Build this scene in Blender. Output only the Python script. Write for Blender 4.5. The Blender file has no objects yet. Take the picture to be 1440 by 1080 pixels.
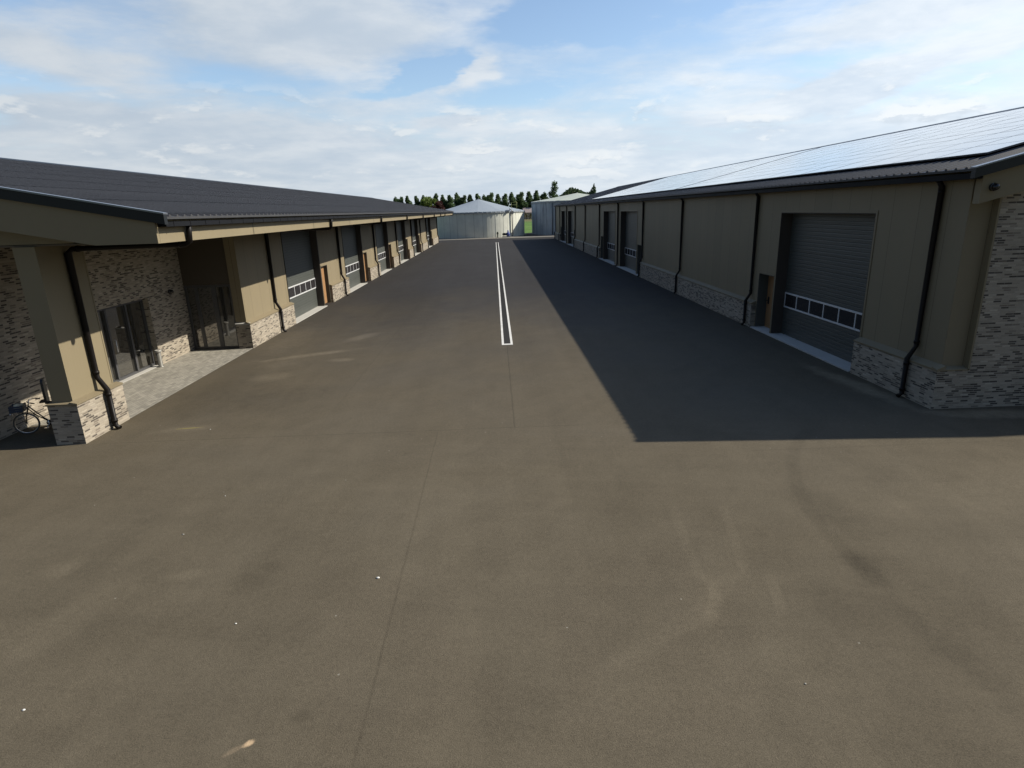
import bpy, bmesh, math, random
from mathutils import Vector, Matrix
random.seed(7)
scene = bpy.context.scene
COL = scene.collection
R = math.radians

# ------------------------------------------------------------------ camera
cam = bpy.data.cameras.new("camera"); cam_o = bpy.data.objects.new("camera", cam); COL.objects.link(cam_o)
cam.sensor_width = 36.0; cam.lens = 36.0*835.6/1440.0
cam.clip_start = 0.1; cam.clip_end = 6000
right = Vector((0.9991035983, -0.0292213827, -0.0306285924))
down = Vector((-0.0375915481, -0.2797518623, -0.9593361095))
fwd = Vector((0.0194647218, 0.9596275352, -0.2805995693))
mw = Matrix.Identity(4)
for i in range(3):
    mw[i][0] = right[i]; mw[i][1] = -down[i]; mw[i][2] = -fwd[i]
mw[2][3] = 4.9
cam_o.matrix_world = mw
scene.camera = cam_o

# ------------------------------------------------------------------ node helpers
class Nodes:
    def __init__(s, nt): s.nt = nt; s.n = nt.nodes; s.l = nt.links
    def put(s, sock, v):
        if v is None: return
        if isinstance(v, bpy.types.NodeSocket): s.l.new(v, sock)
        else:
            try: sock.default_value = v
            except Exception:
                sock.default_value = (v, v, v) if not hasattr(v, '__len__') else (tuple(v)+(1,))[:4]
    def m(s, op, a, b=None, c=None, clamp=False):
        n = s.n.new('ShaderNodeMath'); n.operation = op; n.use_clamp = clamp
        for i, v in enumerate((a, b, c)): s.put(n.inputs[i], v)
        return n.outputs[0]
    def add(s, a, b): return s.m('ADD', a, b)
    def sub(s, a, b): return s.m('SUBTRACT', a, b)
    def mul(s, a, b): return s.m('MULTIPLY', a, b)
    def sstep(s, v, a, b):
        n = s.n.new('ShaderNodeMapRange'); n.interpolation_type = 'SMOOTHSTEP'
        s.put(n.inputs[0], v); n.inputs[1].default_value = a; n.inputs[2].default_value = b
        n.inputs[3].default_value = 0; n.inputs[4].default_value = 1
        return n.outputs[0]
    def rng(s, v, a, b, c, d):
        n = s.n.new('ShaderNodeMapRange'); s.put(n.inputs[0], v)
        for i, q in enumerate((a, b, c, d)): n.inputs[i+1].default_value = q
        return n.outputs[0]
    def mix(s, f, a, b, mode='MIX'):
        n = s.n.new('ShaderNodeMix'); n.data_type = 'RGBA'; n.blend_type = mode
        s.put(n.inputs[0], f)
        for k, v in ((6, a), (7, b)):
            if isinstance(v, bpy.types.NodeSocket): s.l.new(v, n.inputs[k])
            else: n.inputs[k].default_value = (tuple(v)+(1,))[:4]
        return n.outputs[2]
    def xyz(s, x, y, z=0.0):
        n = s.n.new('ShaderNodeCombineXYZ')
        for i, v in enumerate((x, y, z)): s.put(n.inputs[i], v)
        return n.outputs[0]
    def sep(s, v):
        n = s.n.new('ShaderNodeSeparateXYZ'); s.l.new(v, n.inputs[0]); return n.outputs
    def noise(s, vec, scale=1.0, detail=3.0, rough=0.5, dist=0.0):
        n = s.n.new('ShaderNodeTexNoise'); s.l.new(vec, n.inputs['Vector'])
        n.inputs['Scale'].default_value = scale; n.inputs['Detail'].default_value = detail
        n.inputs['Roughness'].default_value = rough; n.inputs['Distortion'].default_value = dist
        return n.outputs[0]
    def white(s, vec):
        n = s.n.new('ShaderNodeTexWhiteNoise'); n.noise_dimensions = '3D'; s.l.new(vec, n.inputs[0]); return n.outputs[0]
    def ramp(s, f, stops, interp='LINEAR'):
        n = s.n.new('ShaderNodeValToRGB'); s.put(n.inputs[0], f); cr = n.color_ramp; cr.interpolation = interp
        while len(cr.elements) < len(stops): cr.elements.new(0.5)
        for e, (p, c) in zip(cr.elements, stops): e.position = p; e.color = (tuple(c)+(1,))[:4]
        return n.outputs[0]
    def coord(s, which='Object'):
        return s.n.new('ShaderNodeTexCoord').outputs[which]
    def bump(s, h, strength=0.3, dist=0.02):
        n = s.n.new('ShaderNodeBump'); n.inputs['Strength'].default_value = strength
        n.inputs['Distance'].default_value = dist; s.l.new(h, n.inputs['Height']); return n.outputs[0]
    def scale(s, col, f):
        n = s.n.new('ShaderNodeVectorMath'); n.operation = 'SCALE'
        if isinstance(col, bpy.types.NodeSocket): s.l.new(col, n.inputs[0])
        else: n.inputs[0].default_value = col
        s.put(n.inputs['Scale'], f); return n.outputs[0]

# ------------------------------------------------------------------ sun and sky
SUN_DIR = Vector((1.325, 0.186, 1.0)).normalized()
SUN_EL = math.asin(SUN_DIR.z); SUN_AZ = math.atan2(SUN_DIR.x, SUN_DIR.y)   # from +Y towards +X
sun = bpy.data.lights.new("sun", 'SUN'); sun.energy = 5.0; sun.angle = R(0.53); sun.color = (1.0, 0.93, 0.80)
sun_o = bpy.data.objects.new("sun", sun); COL.objects.link(sun_o)
sun_o.rotation_euler = (-SUN_DIR).to_track_quat('-Z', 'Y').to_euler(); sun_o.location = (30, 10, 40)

world = bpy.data.worlds.new("World"); scene.world = world; world.use_nodes = True
W = Nodes(world.node_tree); W.n.clear()
sky = W.n.new('ShaderNodeTexSky'); sky.sky_type = 'NISHITA'; sky.sun_disc = False
sky.sun_elevation = SUN_EL; sky.sun_rotation = SUN_AZ; sky.air_density = 1.0; sky.dust_density = 0.6; sky.ozone_density = 1.6
d = W.coord('Generated'); dx, dy, dz = W.sep(d)
az = W.mul(W.m('ARCTAN2', dx, dy), 57.2958)
el = W.mul(W.m('ARCSINE', dz), 57.2958)
elp = W.m('MAXIMUM', dz, 0.0)
pl = W.m('DIVIDE', 1.0, W.add(elp, 0.10))
px, py = W.mul(dx, pl), W.mul(dy, pl)
pv = W.xyz(px, py, 0.3)
# wind-drawn streaks rise to the right as in the photograph
sv = W.xyz(W.add(W.mul(px, 0.45), W.mul(py, 0.20)), W.add(W.mul(py, 1.25), W.mul(px, -0.15)), 3.1)
n_big = W.noise(pv, 0.55, 7, 0.55, 0.4)
n_mid = W.noise(pv, 1.9, 7, 0.58, 0.3)
n_str = W.noise(sv, 1.3, 8, 0.62, 0.7)
ang = W.xyz(W.mul(az, 0.10), W.mul(el, 0.32), 1.7)
n_puf = W.noise(ang, 1.0, 8, 0.6, 0.2)
wx = W.mul(W.sub(W.noise(ang, 0.7, 5, 0.6), 0.5), 14.0)
wy = W.mul(W.sub(W.noise(W.xyz(W.mul(az, 0.11), W.mul(el, 0.3), 9.2), 0.7, 5, 0.6), 0.5), 5.0)
azw, elw = W.add(az, wx), W.add(el, wy)
def blob(a0, e0, ra, re, rot=0.0):
    c, s_ = math.cos(R(rot)), math.sin(R(rot))
    a = W.sub(azw, a0); e = W.sub(elw, e0)
    u = W.add(W.mul(a, c/ra), W.mul(e, s_/ra)); v = W.add(W.mul(a, -s_/re), W.mul(e, c/re))
    q = W.m('SQRT', W.add(W.mul(u, u), W.mul(v, v)))
    return W.sub(1.0, W.sstep(q, 0.25, 1.15))
def total(lst):
    t = None
    for args, w_ in lst:
        b = W.mul(blob(*args), w_); t = b if t is None else W.add(t, b)
    return t
clouds = total([((-15, 14.8, 13, 3.6, 4), 0.34), ((-32, 11.2, 10, 2.2, -8), .16), ((-30, 7.2, 12, 1.8, -4), .14), ((-13, 6.6, 12, 1.6, 0), .10),
                ((30, 9.0, 16, 1.5, 8), .34), ((34, 13, 14, 2.4, 4), .30), ((-1.5, 7.2, 3.5, .8, 0), .16), ((24.5, 5.6, 4.5, .9, 0), .20),
                ((13, 11.2, 12, 1.6, 10), .09), ((-1.5, 11.4, 3.5, 1.3, 20), .22)])
gaps = total([((8, 15.4, 9, 2.4, 5), 0.48), ((-6, 11.5, 6, 1.0, 14), .34), ((4, 9.7, 9, 1.3, 8), .16), ((-36, 15.5, 8, 1.4, 0), .16), ((20, 15.4, 8, .9, 8), .16),
              ((28, 7.1, 8, .7, 8), .06)])
dens = W.add(W.add(W.mul(n_big, 0.35), W.mul(n_mid, 0.25)), W.add(W.mul(n_str, 0.35), W.mul(n_puf, 0.30)))
dens = W.add(dens, W.sub(clouds, gaps))
low = W.sub(1.0, W.sstep(el, 0.5, 11.5))
dens = W.add(dens, W.mul(low, 0.34))
dens = W.sub(dens, W.mul(W.sstep(el, 18, 35), 0.12))
# cloud cover thinned outside the view, so unseen sky gives less fill light
dens = W.sub(dens, W.mul(W.sstep(W.m('ABSOLUTE', W.add(az, -15.0)), 62, 95), 0.34))
mask = W.mul(W.sstep(dens, 0.47, 0.84), 0.96)
# cloud brightness: lit tops, greyer bellies, whiter towards the sun
side = W.sstep(az, -40, 45)
lit = W.sstep(W.add(W.mul(n_puf, 0.6), W.mul(n_mid, 0.4)), 0.36, 0.66)
ccol = W.mix(lit, (3.75, 4.35, 5.05), (5.05, 5.4, 5.75))
ccol = W.scale(ccol, W.rng(side, 0, 1, 0.88, 1.24))
skc = W.mix(1.0, sky.outputs[0], (1.12, 1.12, 1.12), 'MULTIPLY')
fin = W.mix(mask, skc, ccol)
# small fair-weather cumulus low over the fields: bright heads, grey feet
pa = W.xyz(W.mul(az, 0.21), W.mul(el, 0.62), 6.4); pb = W.xyz(W.mul(az, 0.21), W.mul(W.add(el, 0.55), 0.62), 6.4)
ca, cb_ = W.noise(pa, 1.0, 7, 0.58, 0.15), W.noise(pb, 1.0, 7, 0.58, 0.15)
belt = W.mul(W.sstep(el, 1.2, 3.6), W.sub(1.0, W.sstep(el, 7.5, 11.5)))
cm = W.mul(W.sstep(ca, 0.53, 0.66), belt)
head = W.sstep(W.sub(ca, cb_), -0.03, 0.05)
pcol = W.scale(W.mix(head, (3.7, 4.2, 4.75), (5.7, 5.9, 6.0)), W.rng(side, 0, 1, 0.92, 1.16))
fin = W.mix(W.mul(cm, 0.62), fin, pcol)
# sky above the frame is brightened to lift the fill light on the ground
fin = W.scale(fin, W.rng(W.sstep(el, 22, 50), 0, 1, 1.0, 1.8))
# unseen low sky to the sides and behind the camera dimmed to darken shaded walls
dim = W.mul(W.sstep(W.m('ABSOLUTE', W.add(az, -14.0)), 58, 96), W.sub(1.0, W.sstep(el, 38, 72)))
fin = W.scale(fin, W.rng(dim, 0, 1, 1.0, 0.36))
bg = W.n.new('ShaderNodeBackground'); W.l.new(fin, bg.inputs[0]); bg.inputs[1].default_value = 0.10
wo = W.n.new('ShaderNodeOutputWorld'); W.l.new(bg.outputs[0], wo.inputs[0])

scene.view_settings.view_transform = 'Standard'; scene.view_settings.look = 'None'
scene.view_settings.exposure = 0.55; scene.view_settings.gamma = 1.0
scene.render.engine = 'CYCLES'

# ------------------------------------------------------------------ materials
def mat(name):
    m = bpy.data.materials.new(name); m.use_nodes = True
    k = Nodes(m.node_tree); b = k.n['Principled BSDF']
    return m, k, b
def simple(name, col, rough=0.5, metal=0.0, spec=0.5, var=0.12, vscale=1.5):
    m, k, b = mat(name)
    n = k.noise(k.coord('Object'), vscale, 4, 0.6)
    c = k.mix(n, tuple(x*(1-var) for x in col), tuple(x*(1+var) for x in col))
    k.l.new(c, b.inputs['Base Color']); b.inputs['Metallic'].default_value = metal
    k.put(b.inputs['Roughness'], k.rng(n, 0.2, 0.8, rough*0.88, min(1, rough*1.12)))
    b.inputs['Specular IOR Level'].default_value = spec
    return m
def cladding(name, col, seam=1.0, rough=0.55):
    m, k, b = mat(name)
    uv = k.coord('UV'); u, v, _ = k.sep(uv)
    us = k.m('DIVIDE', u, seam); f = k.m('FRACT', us); cell = k.m('FLOOR', us)
    line = k.m('LESS_THAN', f, 0.012)
    rib = k.m('FRACT', k.mul(u, 10.0)); ribh = k.m('ABSOLUTE', k.sub(rib, 0.5))
    pv_ = k.white(k.xyz(cell, 3.0, 1.0))
    n = k.noise(k.xyz(k.mul(u, 0.6), k.mul(v, 0.25), 0), 1.2, 4, 0.6)
    fac = k.add(k.rng(pv_, 0, 1, 0.95, 1.05), k.mul(k.sub(n, 0.5), 0.16))
    fac = k.mul(fac, k.sub(1.0, k.mul(line, 0.55)))
    # splash dirt in a narrow irregular band at the foot of the sheets
    dn = k.noise(k.xyz(k.mul(u, 1.7), k.mul(v, .4), 2.0), 2.0, 4, 0.7)
    dirt = k.mul(k.sstep(dn, 0.45, 0.8), 0.12)
    c = k.mix(dirt, k.scale(col, fac), (0.13, 0.12, 0.10))
    k.l.new(c, b.inputs['Base Color']); b.inputs['Roughness'].default_value = rough
    b.inputs['Specular IOR Level'].default_value = 0.18
    h = k.sub(k.mul(k.sstep(ribh, 0.1, 0.4), 0.12), line)
    k.l.new(k.bump(h, 0.25, 0.006), b.inputs['Normal'])
    return m
def brickmat(name, base=1.0):
    m, k, b = mat(name)
    uv = k.coord('UV'); u, v, _ = k.sep(uv)
    r = k.m('DIVIDE', v, 0.0505); row = k.m('FLOOR', r); fr = k.m('FRACT', r)
    off = k.white(k.xyz(row, 5.0, 2.0))
    c = k.add(k.m('DIVIDE', u, 0.18), k.add(k.mul(k.m('FRACT', k.mul(row, 0.5)), 1.0), k.mul(off, 0.55)))
    colm = k.m('FLOOR', c); fc = k.m('FRACT', c)
    w1 = k.white(k.xyz(colm, row, 0.5)); w2 = k.white(k.xyz(colm, row, 7.5))
    tone = k.ramp(w1, [(0.0, (0.066, 0.057, 0.048)), (0.22, (0.095, 0.081, 0.067)), (0.23, (0.155, 0.130, 0.104)), (0.36, (0.205, 0.174, 0.138)),
                       (0.37, (0.27, 0.234, 0.184)), (0.8, (0.315, 0.275, 0.218)), (1.0, (0.36, 0.318, 0.255))])
    tone = k.scale(tone, k.rng(w2, 0, 1, 0.86*base, 1.12*base))
    sp = k.noise(uv, 60, 3, 0.6)
    tone = k.scale(tone, k.rng(sp, 0.25, 0.75, 0.8, 1.15))
    mor = k.m('MAXIMUM', k.m('LESS_THAN', fr, 0.27), k.m('LESS_THAN', fc, 0.035))
    colr = k.mix(mor, tone, (0.295*base, 0.26*base, 0.208*base))
    big = k.noise(uv, 0.7, 4, 0.6)
    colr = k.scale(colr, k.rng(big, 0.25, 0.75, 0.9, 1.08))
    k.l.new(colr, b.inputs['Base Color']); b.inputs['Roughness'].default_value = 0.88
    b.inputs['Specular IOR Level'].default_value = 0.25
    h = k.sub(k.mul(w2, 0.4), mor)
    k.l.new(k.bump(h, 0.55, 0.012), b.inputs['Normal'])
    return m
CLAD = cladding('olive_cladding', (0.196, 0.163, 0.106))
FASC = cladding('olive_fascia', (0.200, 0.167, 0.107), seam=6.0)
BRICK = brickmat('mixed_brick')
ROOFM = simple('anthracite_roof_sheet', (0.0165, 0.0185, 0.0235), 0.5, 0.0, 0.3, 0.14, 0.25)
def tilesheet():
    m, k, b = mat('tile_profile_sheet')
    u, v, _ = k.sep(k.coord('UV'))          # u along the eave, v across the slope
    f = k.m('FRACT', k.m('DIVIDE', v, 0.36)); step = k.sstep(f, 0.0, 0.12)
    cell = k.white(k.xyz(k.m('FLOOR', k.m('DIVIDE', u, 1.05)), k.m('FLOOR', k.m('DIVIDE', v, 6.0)), 1))
    n = k.noise(k.xyz(u, v, 0), .8, 5, .65)
    c = k.scale((0.043, 0.0425, 0.044), k.mul(k.rng(cell, 0, 1, .98, 1.02), k.rng(n, .2, .8, .82, 1.18)))
    c = k.scale(c, k.rng(step, 0, 1, .62, 1.0))
    k.l.new(c, b.inputs['Base Color']); b.inputs['Roughness'].default_value = .5; b.inputs['Specular IOR Level'].default_value = .3
    k.l.new(k.bump(step, .5, .02), b.inputs['Normal'])
    return m
TILEM = tilesheet()
TRIM = simple('anthracite_trim', (0.0105, 0.012, 0.013), 0.45, 0.0, 0.3, 0.1, 2)
GUTT = simple('black_gutter', (0.007, 0.0074, 0.009), 0.65, 0.0, 0.12, 0.1, 2)
PIPE = simple('brown_black_pipe', (0.0075, 0.0058, 0.0052), 0.45, 0.0, 0.16, 0.15, 3)
ALU = simple('pale_aluminium', (0.62, 0.63, 0.64), 0.4, 0.25, 0.5, 0.06, 6)
WOOD = simple('orange_wood', (0.285, 0.160, 0.075), 0.5, 0.0, 0.4, 0.18, 4)
BLACKP = simple('black_plastic', (0.012, 0.012, 0.013), 0.45, 0, 0.5, 0.1, 5)
CONC = simple('pale_concrete', (0.36, 0.35, 0.325), 0.85, 0, 0.2, 0.16, 1.6)
DRAINC = simple('white_concrete', (0.50, 0.485, 0.445), 0.8, 0, 0.2, 0.28, 2.2)
SOFF = simple('soffit_board', (0.10, 0.08, 0.055), 0.6, 0, 0.3, 0.1, 1)
FRAMEM = simple('dark_window_frame', (0.055, 0.055, 0.058), 0.4, 0, 0.5, 0.1, 3)
FLASH = simple('olive_flashing', (0.18, 0.148, 0.095), 0.5, 0, 0.25, 0.08, 3)
REVEAL = simple('dark_reveal', (0.060, 0.050, 0.043), .6, 0, .25, .1, 2); SREVEAL = simple('grey_green_reveal', (0.075, 0.078, 0.07), .6, 0, .25, .1, 2)
DARKCLAD = simple('dark_brown_cladding', (0.06, 0.048, 0.036), 0.5, 0, 0.4, 0.12, 1.2)
def glassmat(name, col=(0.012, 0.013, 0.014), rough=0.03, spec=0.6, coat=0.0):
    m, k, b = mat(name)
    n = k.noise(k.coord('Object'), 0.9, 3, 0.5)
    k.l.new(k.mix(n, col, tuple(x*1.6 for x in col)), b.inputs['Base Color'])
    b.inputs['Roughness'].default_value = rough; b.inputs['Specular IOR Level'].default_value = spec
    k.l.new(k.bump(n, 0.03, 0.02), b.inputs['Normal'])
    b.inputs['Coat Weight'].default_value = coat; b.inputs['Coat IOR'].default_value = 1.9; b.inputs['Coat Roughness'].default_value = rough
    return m
GLASS = glassmat('dark_glass', (0.022, 0.021, 0.018), .02, 1.0, 1.0); PANE = glassmat('door_pane', (0.02, 0.019, 0.02), 0.12, 0.5)
def doormat():
    m, k, b = mat('grey_door_sheet')
    uv = k.coord('UV'); u, v, _ = k.sep(uv)
    f = k.m('FRACT', k.m('DIVIDE', v, 0.125)); line = k.sstep(k.m('ABSOLUTE', k.sub(f, 0.5)), 0.34, 0.5)
    n = k.noise(k.xyz(k.mul(u, .5), k.mul(v, 1.5), 0), 1.5, 4, 0.6)
    c = k.scale((0.061, 0.066, 0.060), k.mul(k.sub(1.0, k.mul(line, 0.35)), k.rng(n, 0.2, 0.8, 0.92, 1.08)))
    k.l.new(c, b.inputs['Base Color']); b.inputs['Roughness'].default_value = 0.48; b.inputs['Specular IOR Level'].default_value = 0.4
    k.l.new(k.bump(k.mul(line, -1.0), 0.5, 0.008), b.inputs['Normal'])
    return m
DOORM = doormat()
def asphaltmat():
    m, k, b = mat('asphalt')
    co = k.coord('Object'); x, y, _ = k.sep(co)
    flat = k.xyz(x, y, 0)
    grain = k.noise(flat, 70, 3, 0.7); grain2 = k.noise(flat, 17, 3, 0.7)
    n1 = k.noise(flat, 0.22, 5, 0.6, 0.5); n2 = k.noise(flat, 1.1, 5, 0.65, 0.4)
    st = k.noise(k.xyz(k.mul(x, 1.1), k.mul(y, 0.07), 0), 1.0, 4, 0.6)
    n3 = k.noise(flat, 4.5, 4, 0.7, 0.6)
    brush = k.noise(k.xyz(k.mul(x, 0.16), k.add(k.mul(y, 1.5), k.mul(x, 0.25)), 3.0), 1.0, 5, 0.65, 0.4)
    brush2 = k.noise(k.xyz(k.add(k.mul(x, 0.9), k.mul(y, -0.75)), k.add(k.mul(x, 0.10), k.mul(y, 0.12)), 8.0), 1.0, 5, 0.65, 0.6)
    apron = k.sub(1.0, k.sstep(y, 12.0, 15.0))
    fac = k.add(1.0, k.add(k.mul(k.sub(grain, 0.5), 1.55), k.mul(k.sub(grain2, 0.5), 0.55)))
    fac = k.add(fac, k.add(k.mul(k.sub(n3, 0.5), 0.20), k.add(k.mul(k.mul(k.sub(brush, 0.5), 0.30), apron), k.mul(k.sub(brush2, 0.5), 0.22))))
    fac = k.add(fac, k.add(k.mul(k.sub(n1, 0.5), 0.46), k.add(k.mul(k.sub(n2, 0.5), 0.30), k.mul(k.sub(st, 0.5), 0.34))))
    wob = k.mul(k.sub(k.noise(flat, 1.5, 3, 0.6), 0.5), 0.12)
    def band(val, w):   # 1 inside |val|<w, soft edge
        return k.sub(1.0, k.sstep(k.m('ABSOLUTE', val), w*0.35, w))
    def between(v, a, b_, s_=0.3):
        return k.mul(k.sstep(v, a-s_, a+s_), k.sub(1.0, k.sstep(v, b_-s_, b_+s_)))
    # paving joints
    j = k.mul(band(k.add(k.sub(y, 13.12), k.mul(wob, 0.6)), 0.022), between(x, -9.3, 1.9, .1))
    j = k.m('MAXIMUM', j, k.mul(band(k.add(k.sub(x, 0.30), k.mul(wob, .5)), 0.03), between(y, 13.1, 21.8, .1)))
    j = k.m('MAXIMUM', j, k.mul(k.mul(band(k.add(k.sub(x, -1.5), k.mul(wob, .35)), 0.022), between(y, 4.4, 13.1, .3)), 0.75))
    j = k.m('MAXIMUM', j, k.mul(k.mul(band(k.add(k.sub(x, -4.4), k.mul(wob, 1.2)), 0.05), between(y, 15.0, 40.0, 2.)), 0.35))
    j = k.m('MAXIMUM', j, k.mul(k.mul(band(k.add(k.sub(y, 11.2), k.mul(wob, .8)), 0.05), between(x, 5.0, 12.0, 1.)), 0.4))
    fac = k.mul(fac, k.sub(1.0, k.mul(j, 0.20)))
    # soft marks: (cx, cy, rx, ry, rotation, strength)
    warp = k.mul(k.sub(k.noise(flat, 1.6, 4, 0.65), 0.5), 1.3)
    patchn = k.noise(flat, 5.0, 4, 0.7)
    for cx, cy, rx, ry, rot, s_ in ((4.95, 7.0, .28, .55, 0, -.28), (4.95, 5.4, .22, 1.2, 8, -.16), (5.3, 8.8, .5, .9, 20, -.12), (9.6, 9.4, 3.2, 1.1, 10, .16),
            (4.4, 6.2, .7, .5, 0, -.10), (-4.6, 7.6, .35, .14, 10, .22), (-6.6, 7.9, .3, .25, 40, .22), (-6.4, 6.3, 1.0, .5, 20, .14), (-5.0, 5.2, 1.2, .4, 20, .10),
            (-2.15, 4.95, .12, .1, 0, -.2), (-3.6, 7.6, .5, .5, 0, -.12), (-7.6, 20.3, .9, .9, 20, .20), (-6.9, 21.6, 1.8, .30, 25, .60), (-5.7, 24.6, 1.1, .40, 60, .55), (-5.6, 20.6, .5, .25, 0, .45), (-7.3, 18.6, .7, .5, 30, .35), (-6.2, 16.2, 1.1, 1.5, 0, -.16),
            (-8.5, 24.5, .7, 3.5, 0, .30), (-8.2, 16.5, 1.2, 2.4, 10, -.18), (9.75, 15.4, .35, 2.2, 6, 1.1), (11.6, 12.75, 1.6, .35, -8, 1.0), (-7.8, 13.9, .8, .22, 8, .25),
            (-5, 33, 2.2, 9, 4, -.20), (3.5, 50, 2.5, 20, 0, -.12), (-1, 9.5, 2.6, 2.4, 0, .05), (2.5, 5.2, 2.5, .6, 20, .07)):
        c_, s2 = math.cos(R(rot)), math.sin(R(rot))
        a = k.sub(x, cx); e = k.sub(y, cy)
        u = k.add(k.mul(a, c_/rx), k.mul(e, s2/rx)); v = k.add(k.mul(a, -s2/ry), k.mul(e, c_/ry))
        q = k.add(k.m('SQRT', k.add(k.mul(u, u), k.mul(v, v))), warp)
        msk = k.mul(k.sub(1.0, k.sstep(q, 0.3, 1.3)), k.rng(patchn, 0.3, 0.7, 0.55, 1.15))
        fac = k.mul(fac, k.add(1.0, k.mul(msk, s_)))
    # curved tyre scuffs
    for (p, q_, r_), w_, y0, y1, s_ in ((((2.84, 9.05), (2.68, 7.5), (2.62, 6.8)), .07, 6.9, 9.05, .11), (((2.74, 6.9), (2.62, 6.4), (2.30, 6.0)), .085, 5.95, 6.95, .19), (((3.66, 8.95), (3.44, 7.8), (3.28, 7.1)), .07, 7.1, 8.9, .12),
            (((3.56, 7.0), (3.50, 6.6), (3.38, 6.15)), .07, 6.2, 6.95, .18), (((3.2, 7.2), (2.4, 6.3), (.9, 5.3)), .12, 5.3, 7.1, .08), (((8.6, 5.0), (6.3, 5.6), (3.6, 5.2)), .12, 4.9, 5.9, .06),
            (((6.6, 12.0), (5.2, 9.4), (4.95, 6.8)), .12, 6.8, 12.2, -.12)):
        ax, ay = p; bx, by = q_; cx, cy = r_
        dd = 2*(ax*(by-cy)+bx*(cy-ay)+cx*(ay-by))
        ux = ((ax*ax+ay*ay)*(by-cy)+(bx*bx+by*by)*(cy-ay)+(cx*cx+cy*cy)*(ay-by))/dd
        uy = ((ax*ax+ay*ay)*(cx-bx)+(bx*bx+by*by)*(ax-cx)+(cx*cx+cy*cy)*(bx-ax))/dd
        rad = math.hypot(ax-ux, ay-uy)
        a = k.sub(x, ux); e = k.sub(y, uy)
        dist = k.add(k.sub(k.m('SQRT', k.add(k.mul(a, a), k.mul(e, e))), rad), k.mul(wob, .25))
        sidex = k.m('GREATER_THAN', k.mul(a, (bx-ux)), 0.0)
        msk = k.mul(k.mul(band(dist, w_*1.5), between(y, y0, y1, .15)), k.mul(sidex, k.rng(patchn, 0.3, 0.7, 0.5, 1.1)))
        fac = k.mul(fac, k.add(1.0, k.mul(msk, s_)))
    # base colour grades darker and bluer from the apron down the lane
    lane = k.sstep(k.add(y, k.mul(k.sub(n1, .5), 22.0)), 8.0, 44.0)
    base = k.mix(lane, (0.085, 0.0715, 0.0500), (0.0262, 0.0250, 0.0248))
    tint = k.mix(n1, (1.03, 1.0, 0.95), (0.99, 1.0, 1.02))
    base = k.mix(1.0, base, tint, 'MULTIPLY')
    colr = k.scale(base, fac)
    # sandy spill at the bottom edge, ochre streak beside the pillar
    for cx, cy, rx, ry, rot, cc, s_ in ((-2.58, 4.64, .065, .04, 35, (.42, .30, .18), .9), (-2.70, 4.57, .10, .04, 40, (.3, .22, .14), .22), (-7.7, 13.95, .35, .05, 6, (.20, .17, .05), .5)):
        c_, s2 = math.cos(R(rot)), math.sin(R(rot)); a = k.sub(x, cx); e = k.sub(y, cy)
        u = k.add(k.mul(a, c_/rx), k.mul(e, s2/rx)); v = k.add(k.mul(a, -s2/ry), k.mul(e, c_/ry))
        q = k.add(k.m('SQRT', k.add(k.mul(u, u), k.mul(v, v))), k.mul(k.sub(k.noise(flat, 9, 3, .6), .5), 1.2))
        colr = k.mix(k.mul(k.sub(1.0, k.sstep(q, 0.4, 1.2)), s_), colr, cc)
    specks = k.m('GREATER_THAN', k.white(k.xyz(k.m('FLOOR', k.mul(x, 45)), k.m('FLOOR', k.mul(y, 45)), 1)), 0.99996)
    colr = k.mix(k.mul(specks, 0.35), colr, (0.35, 0.33, 0.28))
    k.l.new(colr, b.inputs['Base Color']); b.inputs['Roughness'].default_value = 0.93; b.inputs['Specular IOR Level'].default_value = 0.10
    k.l.new(k.bump(k.add(grain, k.mul(grain2, .6)), 0.5, 0.012), b.inputs['Normal'])
    return m
ASPH = asphaltmat()
def pavermat():
    m, k, b = mat('grey_pavers')
    co = k.coord('Object'); x, y, _ = k.sep(co)
    r = k.m('DIVIDE', x, 0.105); row = k.m('FLOOR', r); c = k.add(k.m('DIVIDE', y, 0.21), k.mul(row, 0.5))
    w = k.white(k.xyz(row, k.m('FLOOR', c), 1)); gap = k.m('MAXIMUM', k.m('LESS_THAN', k.m('FRACT', r), .07), k.m('LESS_THAN', k.m('FRACT', c), .035))
    n = k.noise(co, 1.5, 4, .6)
    col = k.scale(k.mix(w, (0.175, 0.163, 0.137), (0.27, 0.252, 0.212)), k.rng(n, .2, .8, .85, 1.15))
    k.l.new(k.mix(gap, col, (0.07, 0.065, 0.058)), b.inputs['Base Color']); b.inputs['Roughness'].default_value = .85
    k.l.new(k.bump(k.sub(k.mul(w, .3), gap), .4, .006), b.inputs['Normal'])
    return m
PAVER = pavermat()
def grassmat():
    m, k, b = mat('grass_field')
    co = k.coord('Object'); x, y, _ = k.sep(co)
    n = k.noise(k.xyz(k.mul(x, .15), k.mul(y, .5), 0), 1.0, 5, .65); f = k.noise(co, 3.0, 4, .7)
    c = k.mix(k.sstep(n, .3, .7), (0.035, 0.085, 0.012), (0.115, 0.185, 0.036))
    rows = k.noise(k.xyz(k.mul(x, .03), k.mul(y, .35), 4), 1.0, 4, .7); c = k.scale(c, k.rng(rows, .3, .7, .5, 1.5))
    c = k.scale(c, k.rng(f, .25, .75, .5, 1.45))
    far = k.sstep(k.add(y, k.mul(k.sub(n, .5), 60)), 235, 300)
    c = k.mix(far, c, (0.10, 0.095, 0.04))
    c = k.mix(k.sstep(y, 350, 440), c, (0.05, 0.09, 0.02))
    k.l.new(c, b.inputs['Base Color']); b.inputs['Roughness'].default_value = .9; b.inputs['Specular IOR Level'].default_value = .15
    k.l.new(k.bump(f, .8, .15), b.inputs['Normal'])
    return m
GRASS = grassmat()
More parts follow.
